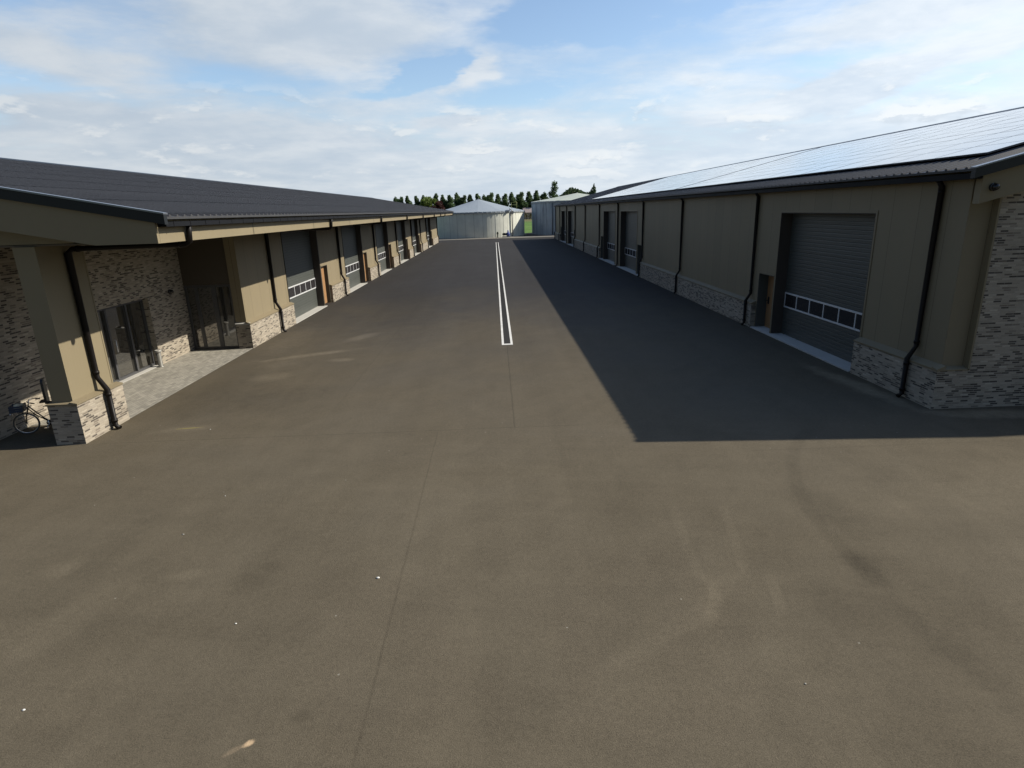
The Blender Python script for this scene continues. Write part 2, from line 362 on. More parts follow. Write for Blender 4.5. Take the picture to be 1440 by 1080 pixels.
SAND = simple('sandy_path', (0.17, 0.155, 0.13), 0.9, 0, 0.15, 0.25, 0.8)
SOIL = simple('dark_soil', (0.06, 0.045, 0.035), 0.95, 0, 0.1, 0.3, 1.2)
def leafmat(name, a, b_):
    m, k, b = mat(name)
    oi = k.n.new('ShaderNodeObjectInfo').outputs['Random']
    n = k.noise(k.coord('Object'), .55, 3, .6)
    c = k.scale(k.mix(n, a, b_), k.rng(oi, 0, 1, .8, 1.2))
    k.l.new(c, b.inputs['Base Color']); b.inputs['Roughness'].default_value = .65; b.inputs['Specular IOR Level'].default_value = .2
    tr = k.n.new('ShaderNodeBsdfTranslucent'); k.l.new(c, tr.inputs[0]); mx = k.n.new('ShaderNodeMixShader'); mx.inputs[0].default_value = .42
    k.l.new(b.outputs[0], mx.inputs[1]); k.l.new(tr.outputs[0], mx.inputs[2]); k.l.new(mx.outputs[0], k.n['Material Output'].inputs[0])
    return m
LEAF = leafmat('poplar_leaves', (0.055, 0.095, 0.042), (0.105, 0.155, 0.068))
LEAFB = leafmat('bright_leaves', (0.075, 0.115, 0.025), (0.125, 0.165, 0.045))
LEAFR = leafmat('copper_leaves', (0.045, 0.018, 0.018), (0.07, 0.03, 0.025))
LEAFD = leafmat('dark_leaves', (0.032, 0.056, 0.026), (0.060, 0.090, 0.040))
BARK = simple('bark', (0.09, 0.075, 0.06), .9, 0, .1, .2, 2)

# ------------------------------------------------------------------ mesh builder
class MB:
    def __init__(s): s.v = []; s.f = []; s.mi = []; s.sm = []
    def face(s, pts, mi=0, smooth=False):
        i0 = len(s.v); s.v += [tuple(p) for p in pts]; s.f.append(tuple(range(i0, i0+len(pts)))); s.mi.append(mi); s.sm.append(smooth)
    def box(s, x0, x1, y0, y1, z0, z1, mi=0):
        if x0 > x1: x0, x1 = x1, x0
        if y0 > y1: y0, y1 = y1, y0
        p = [(x0,y0,z0),(x1,y0,z0),(x1,y1,z0),(x0,y1,z0),(x0,y0,z1),(x1,y0,z1),(x1,y1,z1),(x0,y1,z1)]
        i0 = len(s.v); s.v += p
        for f in ((0,3,2,1),(4,5,6,7),(0,1,5,4),(1,2,6,5),(2,3,7,6),(3,0,4,7)):
            s.f.append(tuple(i0+i for i in f)); s.mi.append(mi); s.sm.append(False)
        return s
    def prism_y(s, prof, y0, y1, mi=0):      # profile of (x,z), extruded along y
        n = len(prof); i0 = len(s.v)
        s.v += [(x, y0, z) for x, z in prof] + [(x, y1, z) for x, z in prof]
        fs = [tuple(range(i0, i0+n)), tuple(reversed(range(i0+n, i0+2*n)))]
        fs += [(i0+i, i0+n+i, i0+n+(i+1) % n, i0+(i+1) % n) for i in range(n)]
        for f in fs: s.f.append(f); s.mi.append(mi); s.sm.append(False)
        return s
    def prism_x(s, prof, x0, x1, mi=0):      # profile of (y,z)
        n = len(prof); i0 = len(s.v)
        s.v += [(x0, y, z) for y, z in prof] + [(x1, y, z) for y, z in prof]
        fs = [tuple(range(i0, i0+n)), tuple(reversed(range(i0+n, i0+2*n)))]
        fs += [(i0+i, i0+n+i, i0+n+(i+1) % n, i0+(i+1) % n) for i in range(n)]
        for f in fs: s.f.append(f); s.mi.append(mi); s.sm.append(False)
        return s
    def tube(s, pts, r, n=10, mi=0, closed=False):
        pts = [Vector(p) for p in pts]; N = len(pts); rings = []
        rr = r if hasattr(r, '__len__') else [r]*N
        prev = None
        for i, p in enumerate(pts):
            if closed: t = (pts[(i+1) % N]-pts[i-1]).normalized()
            else:
                a = pts[max(i-1, 0)]; b = pts[min(i+1, N-1)]; t = (b-a).normalized()
            if prev is None:
                up = Vector((0, 0, 1)) if abs(t.z) < .9 else Vector((1, 0, 0))
                u = t.cross(up).normalized()
            else: u = (prev-t*prev.dot(t)).normalized()
            prev = u; w = t.cross(u)
            k = 1.0
            if 0 < i < N-1:
                c = max(0.5, (pts[i]-pts[i-1]).normalized().dot(t)); k = 1/c
            i0 = len(s.v)
            s.v += [tuple(p+(u*math.cos(2*math.pi*j/n)+w*math.sin(2*math.pi*j/n))*rr[i]*min(k, 1.3)) for j in range(n)]
            rings.append(i0)
        m = N if closed else N-1
        for i in range(m):
            a, b = rings[i], rings[(i+1) % N]
            for j in range(n):
                s.f.append((a+j, a+(j+1) % n, b+(j+1) % n, b+j)); s.mi.append(mi); s.sm.append(True)
        if not closed:
            s.f.append(tuple(reversed(range(rings[0], rings[0]+n)))); s.mi.append(mi); s.sm.append(False)
            s.f.append(tuple(range(rings[-1], rings[-1]+n))); s.mi.append(mi); s.sm.append(False)
        return s
    def lathe(s, prof, c, n=24, mi=0, smooth=True):   # prof of (r,z)
        i0 = len(s.v)
        for r, z in prof:
            s.v += [(c[0]+r*math.cos(2*math.pi*j/n), c[1]+r*math.sin(2*math.pi*j/n), c[2]+z) for j in range(n)]
        for i in range(len(prof)-1):
            for j in range(n):
                a = i0+i*n; b = a+n
                s.f.append((a+j, a+(j+1) % n, b+(j+1) % n, b+j)); s.mi.append(mi); s.sm.append(smooth)
        return s
    def build(s, name, mats, parent=None):
        off = Vector((0, 0, 0)); q = parent
        while q is not None: off += Vector(q.location); q = q.parent
        me = bpy.data.meshes.new(name)
        me.from_pydata([tuple(Vector(v)-off) for v in s.v], [], s.f)
        if not isinstance(mats, (list, tuple)): mats = [mats]
        for m in mats: me.materials.append(m)
        me.polygons.foreach_set('material_index', s.mi); me.polygons.foreach_set('use_smooth', s.sm)
        uvl = me.uv_layers.new(name='UVMap')
        for p in me.polygons:
            n = p.normal; ax, ay, az_ = abs(n.x), abs(n.y), abs(n.z)
            for li in p.loop_indices:
                co = s.v[me.loops[li].vertex_index]
                if az_ > .85: uv = (co[1], co[0])
                elif ax >= ay: uv = (co[1], co[2])
                else: uv = (co[0], co[2])
                uvl.data[li].uv = uv
        me.validate(); me.update()
        o = bpy.data.objects.new(name, me); COL.objects.link(o)
        if parent is not None: o.parent = parent
        return o
def tag(o, label=None, cat=None, group=None, kind=None):
    if label: o['label'] = label
    if cat: o['category'] = cat
    if group: o['group'] = group
    if kind: o['kind'] = kind
    return o
def empty(name, loc):
    o = bpy.data.objects.new(name, None); COL.objects.link(o); o.location = loc; o.empty_display_size = .3; return o
def part(name, mats, parent, fn, *a):
    b = MB(); fn(b, *a); return b.build(name, mats, parent)

# ------------------------------------------------------------------ ground
b = MB(); b.face([(-3000, -3000, -.06), (3000, -3000, -.06), (3000, 4000, -.06), (-3000, 4000, -.06)])
tag(b.build('grass_field', GRASS), 'flat green field stretching away behind the round tanks', 'field', kind='structure')
b = MB()
b.prism_y([(-90, -.3), (90, -.3), (90, 0), (-90, 0)], -60, 13.3)
b.prism_y([(-12.1, -.3), (10.97, -.3), (10.97, 0), (-12.1, 0)], 13.3, 14.7); b.prism_y([(-10.3, -.3), (10.97, -.3), (10.97, 0), (-10.3, 0)], 14.7, 112.5)
b.prism_y([(-60, -.3), (-10.3, -.3), (-10.3, 0), (-60, 0)], 106.0, 112.5); b.prism_y([(10.97, -.3), (60, -.3), (60, 0), (10.97, 0)], 106.0, 112.5)
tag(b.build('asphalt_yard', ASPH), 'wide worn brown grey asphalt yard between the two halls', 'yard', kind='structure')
b = MB(); b.box(-12.1, -9.66, 14.6, 23.4, -.2, .006)
tag(b.build('paved_porch', PAVER), 'strip of grey block paving under the left porch', 'paving', kind='structure')
b = MB(); b.box(-60, 60, 112.5, 118.6, -.3, -.012)
tag(b.build('sandy_path', SAND), 'pale sandy path crossing behind the asphalt by the tanks', 'path', kind='structure')
b = MB(); b.lathe([(0.1, -.02), (12.6, -.02), (12.9, -.3)], (17.1, 127, 0), 40); b.lathe([(0.1, -.025), (9.9, -.025), (10.2, -.3)], (-3.1, 125.4, 0), 40)
tag(b.build('bare_soil', SOIL), 'dark bare soil ring round the foot of the tanks', 'soil', kind='structure')

# ------------------------------------------------------------------ shared building pieces
def ribbed_roof(b, x0, z0, x1, z1, y0, y1, pitch=.30, h=.038, t=.05):
    """roof sheet with trapezoid ribs running down the slope"""
    prof = []; y = y0; n = int(round((y1-y0)/pitch)); p = (y1-y0)/n
    for i in range(n):
        a = y0+i*p
        prof += [(a, 0), (a+p*.66, 0), (a+p*.76, h), (a+p*.90, h)]
    prof.append((y1, 0))
    top0 = [(x0, yy, z0+hh) for yy, hh in prof]; top1 = [(x1, yy, z1+hh) for yy, hh in prof]
    i0 = len(b.v); b.v += top0+top1; N = len(prof)
    flip = x1 < x0
    for i in range(N-1):
        f = (i0+i, i0+i+1, i0+N+i+1, i0+N+i)
        b.f.append(f if flip else tuple(reversed(f))); b.mi.append(0); b.sm.append(False)
    # end faces of the ribs at the eave
    for i in range(N-1):
        (ya, ha), (yb, hb) = prof[i], prof[i+1]
        b.face([(x0, ya, z0-.012), (x0, yb, z0-.012), (x0, yb, z0+hb), (x0, ya, z0+ha)])
    b.face([(x0, y0, z0-t), (x0, y1, z0-t), (x1, y1, z1-t), (x1, y0, z1-t)])
    b.face([(x0, y0, z0-t), (x1, y0, z1-t), (x1, y0, z1), (x0, y0, z0)])
    b.face([(x0, y1, z0-t), (x1, y1, z1-t), (x1, y1, z1), (x0, y1, z0)])
    b.face([(x0, y0, z0-t), (x0, y1, z0-t), (x0, y1, z0-.012), (x0, y0, z0-.012)])

def overhead_door(root, sx, xf, y0, y1, h, wz0=1.05, wz1=1.63):
    """sectional door; sx=+1 when it looks to +X (left hall), -1 when it looks to -X. xf: its outer face"""
    b = MB(); z = .02
    cuts = [.02, .54, wz0]
    k = wz1
    while k < h-.3: cuts.append(k); k += .51
    cuts.append(h)
    secs = [(.02, .54), (.54, wz0)]+[(cuts[i], cuts[i+1]) for i in range(3, len(cuts)-1)]
    for a, c in secs: b.box(xf-sx*.05, xf, y0, y1, a+.006, c-.006)
    b.box(xf-sx*.06, xf-sx*.012, y0, y1, .02, h)
    d_ = b.build('overhead_door', DOORM, root)
    f = MB(); n = 6; w = (y1-y0-.1)/n
    f.box(xf-sx*.01, xf+sx*.022, y0+.05, y1-.05, wz1-.062, wz1-.006); f.box(xf-sx*.01, xf+sx*.022, y0+.05, y1-.05, wz0+.006, wz0+.062)
    for i in range(n+1):
        yy = y0+.05+i*w; ya = min(max(yy-.022, y0+.05), y1-.095)
        f.box(xf-sx*.01, xf+sx*.020, ya, ya+.045, wz0+.062, wz1-.062)
    f.build('window_frame', ALU, d_)
    p = MB(); p.box(xf-sx*.008, xf+sx*.006, y0+.06, y1-.06, wz0+.03, wz1-.03); p.build('window_pane', PANE, d_)
    return d_
def side_door(root, sx, xf, y0, y1, h, handle_y):
    b = MB(); b.box(xf-sx*.05, xf, y0+.03, y1-.03, .03, h-.03); d_ = b.build('side_door', WOOD, root)
    hb = MB(); hb.box(xf, xf+sx*.02, handle_y-.05, handle_y+.05, .98, 1.26); hb.tube([(xf+sx*.02, handle_y, 1.12), (xf+sx*.075, handle_y, 1.12), (xf+sx*.075, handle_y+.13, 1.12)], .013, 8)
    hb.build('handle', BLACKP, d_)
    return d_
def downpipe(root, pts, r=.055):
    b = MB(); b.tube(pts, r, 12)
    (x, y, z) = pts[-2]
    for p in pts[:-1]:     # joint collars at the bends
        pass
    for i in range(len(pts)-1):
        a, c = Vector(pts[i]), Vector(pts[i+1]); L = (c-a).length
        if L > .5:
            for t in ((.12/L), 1-.12/L): 
                m_ = a.lerp(c, t); dn = (c-a).normalized()*.035; b.tube([m_-dn, m_+dn], r*1.22, 12)
    return b.build('downpipe', PIPE, root)

def clad_wall(root, x_out, x_in, ya, yb, top, openings, name='wall'):
    b = MB(); ys = ya
    for (o0, o1, h) in sorted(openings):
        if o0 > ys+1e-4: b.box(x_out, x_in, ys, o0, 0, top)
        b.box(x_out, x_in, o0, o1, h, top); ys = o1
    if yb > ys: b.box(x_out, x_in, ys, yb, 0, top)
    return b.build(name, CLAD, root)

# ------------------------------------------------------------------ right hall
RX, RY0, RY1 = 10.5, 13.4, 105.0
rs, rex, rez, rrx = .245, 10.15, 5.45, 21.1
rz = lambda x: rez+rs*(x-rex) if x <= rrx else rez+rs*(2*rrx-x-rex)
RROOT = tag(empty('farm_hall', (10.5, 13.4, 0)), 'long olive clad hall on the right with solar panels and brick gable', 'building')
r_open = [(16.67, 22.27, 4.52), (22.37, 23.72, 2.2), (43.25, 44.72, 2.2), (44.98, 50.9, 4.55), (53.2, 58.85, 4.55), (58.98, 60.3, 2.2),
          (79.6, 80.78, 2.2), (80.9, 87.4, 4.55), (90.0, 95.8, 4.55), (95.95, 97.2, 2.2)]
clad_wall(RROOT, RX, RX+.45, RY0, RY1, 5.47, r_open)
b = MB(); b.box(RX+.002, 11.06, RY0-.012, RY0+.35, .9, 5.47); b.build('wall', CLAD, RROOT)          # metal corner on the gable
# gable of brick
b = MB(); b.prism_y([(10.52, 0), (31.7, 0), (31.7, 5.2), (rrx, rz(rrx)-.12), (11.06, rz(11.06)-.12), (11.06, .95), (10.52, .95)], 13.25, 13.62); b.build('brick_gable', BRICK, RROOT)
b = MB(); b.prism_y([(10.55, 0), (31.6, 0), (31.6, 5.2), (rrx, rz(rrx)-.12), (10.55, 5.3)], 104.7, 104.98); b.build('wall', CLAD, RROOT)
b = MB(); b.box(31.6, 31.9, 13.4, 104.9, 0, 5.42); b.build('wall', CLAD, RROOT)
b = MB(); b.box(11.03, 11.075, 13.235, 13.40, .95, rz(11.06)-.8); b.build('corner_trim', FASC, RROOT)
# brick plinth runs with sloping flashing
for a, c in ((13.25, 16.62), (23.80, 43.2), (60.4, 79.5), (97.3, 105.1)):
    b = MB(); b.box(10.31, 10.52, a, c, 0, .95); pl_ = b.build('brick_plinth', BRICK, RROOT)
    b = MB(); b.prism_y([(10.498, .94), (10.498, 1.07), (10.29, .985), (10.29, .955), (10.30, .94)], a-.01, c+.01); b.build('flashing', FLASH, pl_)
b = MB(); b.prism_x([(13.41, .945), (13.41, 1.03), (13.235, .975), (13.235, .945)], 10.286, 11.08); b.build('flashing', FLASH, RROOT)
# doors, jambs, sills
for (o0, o1, h) in r_open:
    if h > 3:
        overhead_door(RROOT, -1, RX+.40, o0, o1, h)
        t = MB(); zb = 1.0 if o0 < 20 else 0.04
        t.prism_x([(o0-.07, zb), (o0, zb), (o0, h), (o1, h), (o1, .04), (o1+.07, .04), (o1+.07, h+.07), (o0-.07, h+.07)], RX-.02, RX+.05); t.build('door_trim', FLASH, RROOT)
        t = MB(); t.prism_x([(o0, .04), (o0+.025, .04), (o0+.025, h-.025), (o1-.025, h-.025), (o1-.025, .04), (o1, .04), (o1, h), (o0, h)], RX-.012, RX+.448); t.build('door_reveal', REVEAL, RROOT)
    else:
        side_door(RROOT, -1, RX+.38, o0, o1, h, o1-.2)
        t = MB(); t.box(RX-.018, RX+.05, o0+.02, o1-.02, h, h+.06); t.build('door_trim', FLASH, RROOT)
        t = MB(); t.prism_x([(o0, .04), (o0+.02, .04), (o0+.02, h-.02), (o1-.02, h-.02), (o1-.02, .04), (o1, .04), (o1, h), (o0, h)], RX-.006, RX+.40); t.build('door_reveal', SREVEAL, RROOT)
for a, c in ((16.68, 23.72), (43.3, 51.3), (52.7, 60.3), (79.6, 88.0), (89.4, 97.2)):
    b = MB(); b.box(10.29, 10.95, a, c, -.1, .035); b.build('door_sill', CONC, RROOT)
# downpipes from the gutter to the ground
for y in (14.25, 24.25, 34.0, 43.0, 51.8, 61.0, 70.6, 79.3, 88.7, 98.0, 104.6):
    lowx = 10.24 if not (51 < y < 52 or 88 < y < 89) else 10.43
    pts = [(10.30, y, 5.30), (10.43, y, 5.12), (10.43, y, 1.32), (lowx, y-.02, 1.02), (lowx, y-.02, .10), (lowx-.10, y-.02, .035)]
    if lowx > 10.4: pts = [(10.30, y, 5.30), (10.43, y, 5.12), (10.43, y, .12), (10.34, y, .06)]
    downpipe(RROOT, pts)
# roof, gutter, rake
b = MB(); ribbed_roof(b, rex, rez, rrx, rz(rrx), 12.98, 105.1); ribbed_roof(b, 2*rrx-rex, rez, rrx, rz(rrx), 12.98, 105.1); rf = b.build('roof', ROOFM, RROOT)
b = MB(); b.prism_y([(rrx-.35, rz(rrx-.35)+.042), (rrx, rz(rrx)+.07), (rrx+.35, rz(rrx-.35)+.042), (rrx+.35, rz(rrx-.35)+.055), (rrx, rz(rrx)+.085), (rrx-.35, rz(rrx-.35)+.055)], 12.96, 105.12); b.build('ridge_cap', TRIM, rf)
b = MB(); b.prism_y([(10.19, 5.24), (10.40, 5.24), (10.40, 5.375), (10.375, 5.375), (10.375, 5.265), (10.215, 5.265), (10.215, 5.36), (10.19, 5.36)], 13.05, 105.05); b.build('gutter', GUTT, RROOT)
b = MB(); b.prism_y([(rex-.01, rez-.20), (rrx, rz(rrx)-.20), (2*rrx-rex+.01, rez-.20), (2*rrx-rex+.01, rez), (rrx, rz(rrx)), (rex-.01, rez)], 12.94, 13.06); b.build('rake_trim', TRIM, RROOT)
b = MB(); b.prism_y([(rex-.02, rez+.001), (rrx, rz(rrx)+.001), (2*rrx-rex+.02, rez+.001), (2*rrx-rex+.02, rez+.030), (rrx, rz(rrx)+.030), (rex-.02, rez+.030)], 12.925, 13.10); b.build('rake_cap', simple('bright_cap', (.16, .17, .19), .3, .6, .5, .05, 3), RROOT)  # pale cap colour stands for the sky glint along the dark trim's top edge
b = MB(); b.prism_y([(10.42, rz(10.42)-.79), (rrx, rz(rrx)-.79), (31.78, rz(31.78)-.79), (31.78, rz(31.78)-.19), (rrx, rz(rrx)-.19), (10.42, rz(10.42)-.19)], 13.055, 13.24); b.build('gable_fascia', FASC, RROOT)
def wall_dome(root, p, nrm):
    b = MB(); n = Vector(nrm).normalized(); P_ = Vector(p)
    u = n.cross(Vector((0, 0, 1))).normalized(); w = Vector((0, 0, 1))
    def ring(off, r): return [tuple(P_+n*off+(u*math.cos(t)+w*math.sin(t))*r) for t in [2*math.pi*i/16 for i in range(16)]]
    prof = [(-.01, .085), (.05, .085), (.06, .075), (.10, .072), (.14, .052), (.16, .02)]
    rings = [ring(o, r) for o, r in prof]
    for i in range(len(rings)-1):
        for j in range(16): b.face([rings[i][j], rings[i][(j+1) % 16], rings[i+1][(j+1) % 16], rings[i+1][j]], 0, True)
    b.face(rings[-1]); return b.build('security_camera', simple('gloss_black', (.012, .012, .014), .12, 0, .6, .1, 3), root)
wall_dome(RROOT, (10.66, 13.055, 5.06), (0, -1, 0))

# ------------------------------------------------------------------ left hall
LROOT = tag(empty('farm_hall', (-9.8, 13.2, 0)), 'long low hall on the left with overhanging eaves and corner brick porch', 'building')
ls, lex, lez, lrx = .19, -6.80, 4.99, -20.3
lz = lambda x: lez+ls*(lex-x) if x >= lrx else lez+ls*(lex-(2*lrx-x))
l_open = []
for kk in range(5):
    y0 = 28.35+11.17*kk
    l_open += [(y0, y0+5.5, 4.25), (y0+5.66, y0+6.95, 2.2)]
l_open += [(89.0, 94.3, 4.25), (94.5, 95.7, 2.2)]
clad_wall(LROOT, -9.8, -10.25, 23.3, 104.8, 4.462, l_open)
b = MB(); b.box(-10.2, -9.802, 23.2, 23.5, .9, 4.462); b.build('wall', CLAD, LROOT)
b = MB(); b.box(-9.9, -33.6, 104.5, 104.78, 0, 4.4); b.prism_y([(-9.9, 4.4), (-33.6, 4.4), (-33.6, lz(-33.6)-.1), (lrx, lz(lrx)-.1), (-9.9, lz(-9.9)-.1)], 104.5, 104.78); b.build('wall', CLAD, LROOT)
b = MB(); b.box(-33.6, -33.3, 13.4, 104.5, 0, 4.9); b.build('wall', CLAD, LROOT)
segs = []; prev = 23.13
for (o0, o1, h) in l_open:
    if h > 3: segs.append((prev, o0+.06))
    else: prev = o1+.06
segs.append((prev, 104.9))
for a, c in segs:
    b = MB(); b.box(-9.82, -9.65, a, c, 0, .95); pl_ = b.build('brick_plinth', BRICK, LROOT)
    b = MB(); b.prism_y([(-9.798, .94), (-9.798, 1.06), (-9.63, .985), (-9.63, .955), (-9.64, .94)], a-.01, c+.01); b.build('flashing', FLASH, pl_)
b = MB(); b.box(-10.2, -9.825, 23.13, 23.45, 0, .95); pl_ = b.build('brick_plinth', BRICK, LROOT)
b = MB(); b.prism_x([(23.21, .945), (23.21, 1.03), (23.115, .985), (23.115, .945)], -10.22, -9.66); b.build('flashing', CONC, pl_)
for i, (o0, o1, h) in enumerate(l_open):
    if h > 3:
        overhead_door(LROOT, 1, -10.14, o0, o1, h)
        t = MB(); t.prism_x([(o0-.06, 1.0), (o0, 1.0), (o0, h), (o1, h), (o1, .04), (o1+.06, .04), (o1+.06, h+.06), (o0-.06, h+.06)], -9.83, -9.78); t.build('door_trim', TRIM, LROOT)
        t = MB(); t.prism_x([(o0, .04), (o0+.025, .04), (o0+.025, h-.025), (o1-.025, h-.025), (o1-.025, .04), (o1, .04), (o1, h), (o0, h)], -10.15, -9.788); t.build('door_reveal', REVEAL, LROOT)
        b = MB(); b.box(-10.25, -9.64, o0+.06, o1+.08, -.1, .03); b.build('door_sill', CONC, LROOT)
    else:
        side_door(LROOT, 1, -10.0, o0, o1, h, o0+.2)
        t = MB(); t.box(-9.83, -9.782, o0+.02, o1-.02, h, h+.05); t.build('door_trim', FLASH, LROOT)
        t = MB(); t.prism_x([(o0, .04), (o0+.02, .04), (o0+.02, h-.02), (o1-.02, h-.02), (o1-.02, .04), (o1, .04), (o1, h), (o0, h)], -10.04, -9.794); t.build('door_reveal', SREVEAL, LROOT)
# fascia, soffit, gutter, pipes
b = MB(); b.box(-7.08, -7.0, 13.0, 104.9, 4.46, 4.972); b.build('eave_fascia', FASC, LROOT)
b = MB(); b.box(-12.2, -7.082, 13.3, 104.9, 4.465, 4.50); b.build('soffit', SOFF, LROOT)
b = MB(); b.prism_y([(-7.0, 4.79), (-6.82, 4.79), (-6.82, 4.89), (-6.84, 4.89), (-6.84, 4.81), (-6.98, 4.81), (-6.98, 4.90), (-7.0, 4.90)], 13.0, 104.95)
for i in range(125): b.box(-6.99, -6.812, 13.3+i*.73, 13.33+i*.73, 4.785, 4.897)
b.build('gutter', GUTT, LROOT)
for y in (14.1, 26.35, 38.1, 49.4, 60.6, 71.85, 80.6, 87.6, 104.3):
    low_ = -9.56
    downpipe(LROOT, [(-6.90, y, 4.88), (-6.94, y, 4.44), (-7.05, y, 4.39), (-9.60, y, 4.36), (-9.72, y, 4.27), (-9.72, y, 1.34), (low_, y+.02, 1.02), (low_, y+.02, .10), (low_+.12, y-.02, .035)], .06)
b = MB(); ribbed_roof(b, lex, lez, lrx, lz(lrx), 12.92, 104.95, .31, .045); ribbed_roof(b, 2*lrx-lex, lez, lrx, lz(lrx), 12.92, 104.95, .31, .045); rf = b.build('roof', TILEM, LROOT)
b = MB(); b.prism_y([(lrx+.35, lz(lrx+.35)+.042), (lrx, lz(lrx)+.07), (lrx-.35, lz(lrx+.35)+.042), (lrx-.35, lz(lrx+.35)+.055), (lrx, lz(lrx)+.085), (lrx+.35, lz(lrx+.35)+.055)], 12.9, 104.97); b.build('ridge_cap', TRIM, rf)
b = MB(); b.prism_y([(lex+.03, lez-.155), (lrx, lz(lrx)-.155), (2*lrx-lex, lez-.155), (2*lrx-lex, lez+.04), (lrx, lz(lrx)+.05), (lex+.03, lez+.045)], 12.86, 12.985); b.build('rake_trim', TRIM, LROOT)
b = MB(); b.prism_y([(lex+.04, lez+.046), (lrx, lz(lrx)+.052), (2*lrx-lex, lez+.042), (2*lrx-lex, lez+.07), (lrx, lz(lrx)+.088), (lex+.04, lez+.078)], 12.845, 13.02); b.build('rake_cap', bpy.data.materials['bright_cap'], LROOT)
b = MB(); xr = 2*lrx+7.0
b.prism_y([(-7.0, 4.46), (-8.3, 4.46), (lrx, lz(lrx)-.79), (xr-1.3, 4.46), (xr, 4.46), (xr, lz(-7.0)-.150), (lrx, lz(lrx)-.150), (-7.0, lz(-7.0)-.150)], 12.90, 12.995); b.build('gable_fascia', FASC, LROOT)
b = MB(); b.prism_y([(-9.0, 4.51), (-33.0, 4.51), (-33.0, 5.0), (lrx, lz(lrx)-.2), (-9.0, lz(-9.0)-.2)], 13.30, 13.42); b.build('porch_beam', FASC, LROOT)
# corner pillar of the porch
PIL = MB(); PIL.box(-10.27, -9.8, 13.24, 14.73, .9, 4.46); pil = PIL.build('pillar', FASC, LROOT)
b = MB(); b.box(-10.32, -9.65, 13.13, 14.85, 0, .95); b.build('brick_plinth', BRICK, pil)
b = MB(); b.prism_y([(-9.798, .94), (-9.798, 1.02), (-9.63, .985), (-9.63, .955), (-9.64, .94)], 13.115, 14.86)
b.prism_x([(13.242, .943), (13.242, .998), (13.111, .980), (13.111, .943)], -10.34, -9.652)
b.build('flashing', FLASH, pil)
b = MB(); b.box(-9.815, -9.785, 14.30, 14.33, .98, 4.4); b.box(-9.86, -9.79, 14.70, 14.745, .98, 4.4); b.build('corner_trim', FASC, pil)
# brick wall of the porch with a glass entrance
b = MB(); b.box(-12.25, -12.0, 13.25, 16.6, 0, 4.465); b.box(-12.25, -12.0, 16.6, 20.78, 2.4, 4.465); b.box(-12.25, -12.0, 20.78, 23.3, 0, 4.465)
b.prism_y([(-12.25, 0), (-33.3, 0), (-33.3, 4.6), (lrx, lz(lrx)-.3), (-12.25, lz(-12.25)-.3)], 13.45, 13.7); b.build('brick_wall', BRICK, LROOT)
ent = MB(); ent.box(-12.27, -12.19, 16.6, 20.78, 0.02, .10); ent.box(-12.27, -12.19, 16.6, 20.78, 2.31, 2.4)
for i, yy in enumerate((16.6, 17.6, 18.62, 19.68, 20.71)): ent.box(-12.27, -12.19+(.03 if i in (2, 3) else 0), yy, yy+.085, .10, 2.31)
ent_o = ent.build('glass_entrance', FRAMEM, LROOT)
b = MB(); b.box(-12.255, -12.235, 16.62, 20.76, .06, 2.36); b.build('glass_pane', GLASS, ent_o)
b = MB(); b.box(-12.30, -11.99, 16.6, 20.78, -.05, .022); b.build('threshold', CONC, ent_o)
b = MB(); b.tube([(-12.14, 18.78, .95), (-12.10, 18.78, .95), (-12.10, 18.78, 1.35), (-12.14, 18.78, 1.35)], .014, 8); b.build('handle', ALU, ent_o)
b = MB(); b.box(-12.0, -10.2, 23.27, 23.35, 2.5, 4.462); b.build('dark_panel', DARKCLAD, LROOT)
fr = MB(); fr.box(-11.99, -10.2, 23.26, 23.34, .02, .09); fr.box(-11.99, -10.2, 23.26, 23.34, 2.42, 2.498)
for xx, w in ((-11.99, .09), (-11.62, .12), (-10.98, .16), (-10.29, .09)): fr.box(xx, xx+w, 23.26, 23.34, .09, 2.42)
fr_o = fr.build('glass_door', FRAMEM, LROOT)
b = MB(); b.box(-11.97, -10.22, 23.29, 23.315, .05, 2.46); b.build('glass_pane', GLASS, fr_o)
wall_dome(LROOT, (-12.0, 22.2, 2.42), (1, 0, 0))

# ------------------------------------------------------------------ line drain
DR = tag(empty('line_drain', (.32, 22.05, 0)), 'long narrow line drain with pale concrete edges down the middle of the yard', 'drain')
b = MB(); b.box(.11, .195, 22.05, 98.2, -.1, .010); b.box(.445, .53, 22.05, 98.2, -.1, .010); b.box(.195, .445, 22.05, 22.25, -.1, .010); b.box(.195, .445, 98.0, 98.2, -.1, .010)
b.build('concrete_edge', DRAINC, DR)
b = MB(); b.box(.195, .445, 22.25, 98.0, -.1, .003)
for i in range(760): b.box(.20, .44, 22.27+i*.0996, 22.27+i*.0996+.05, 0, .008)
b.build('grating', simple('dark_grating', (.038, .036, .034), .85, .0, .08, .2, 2), DR)

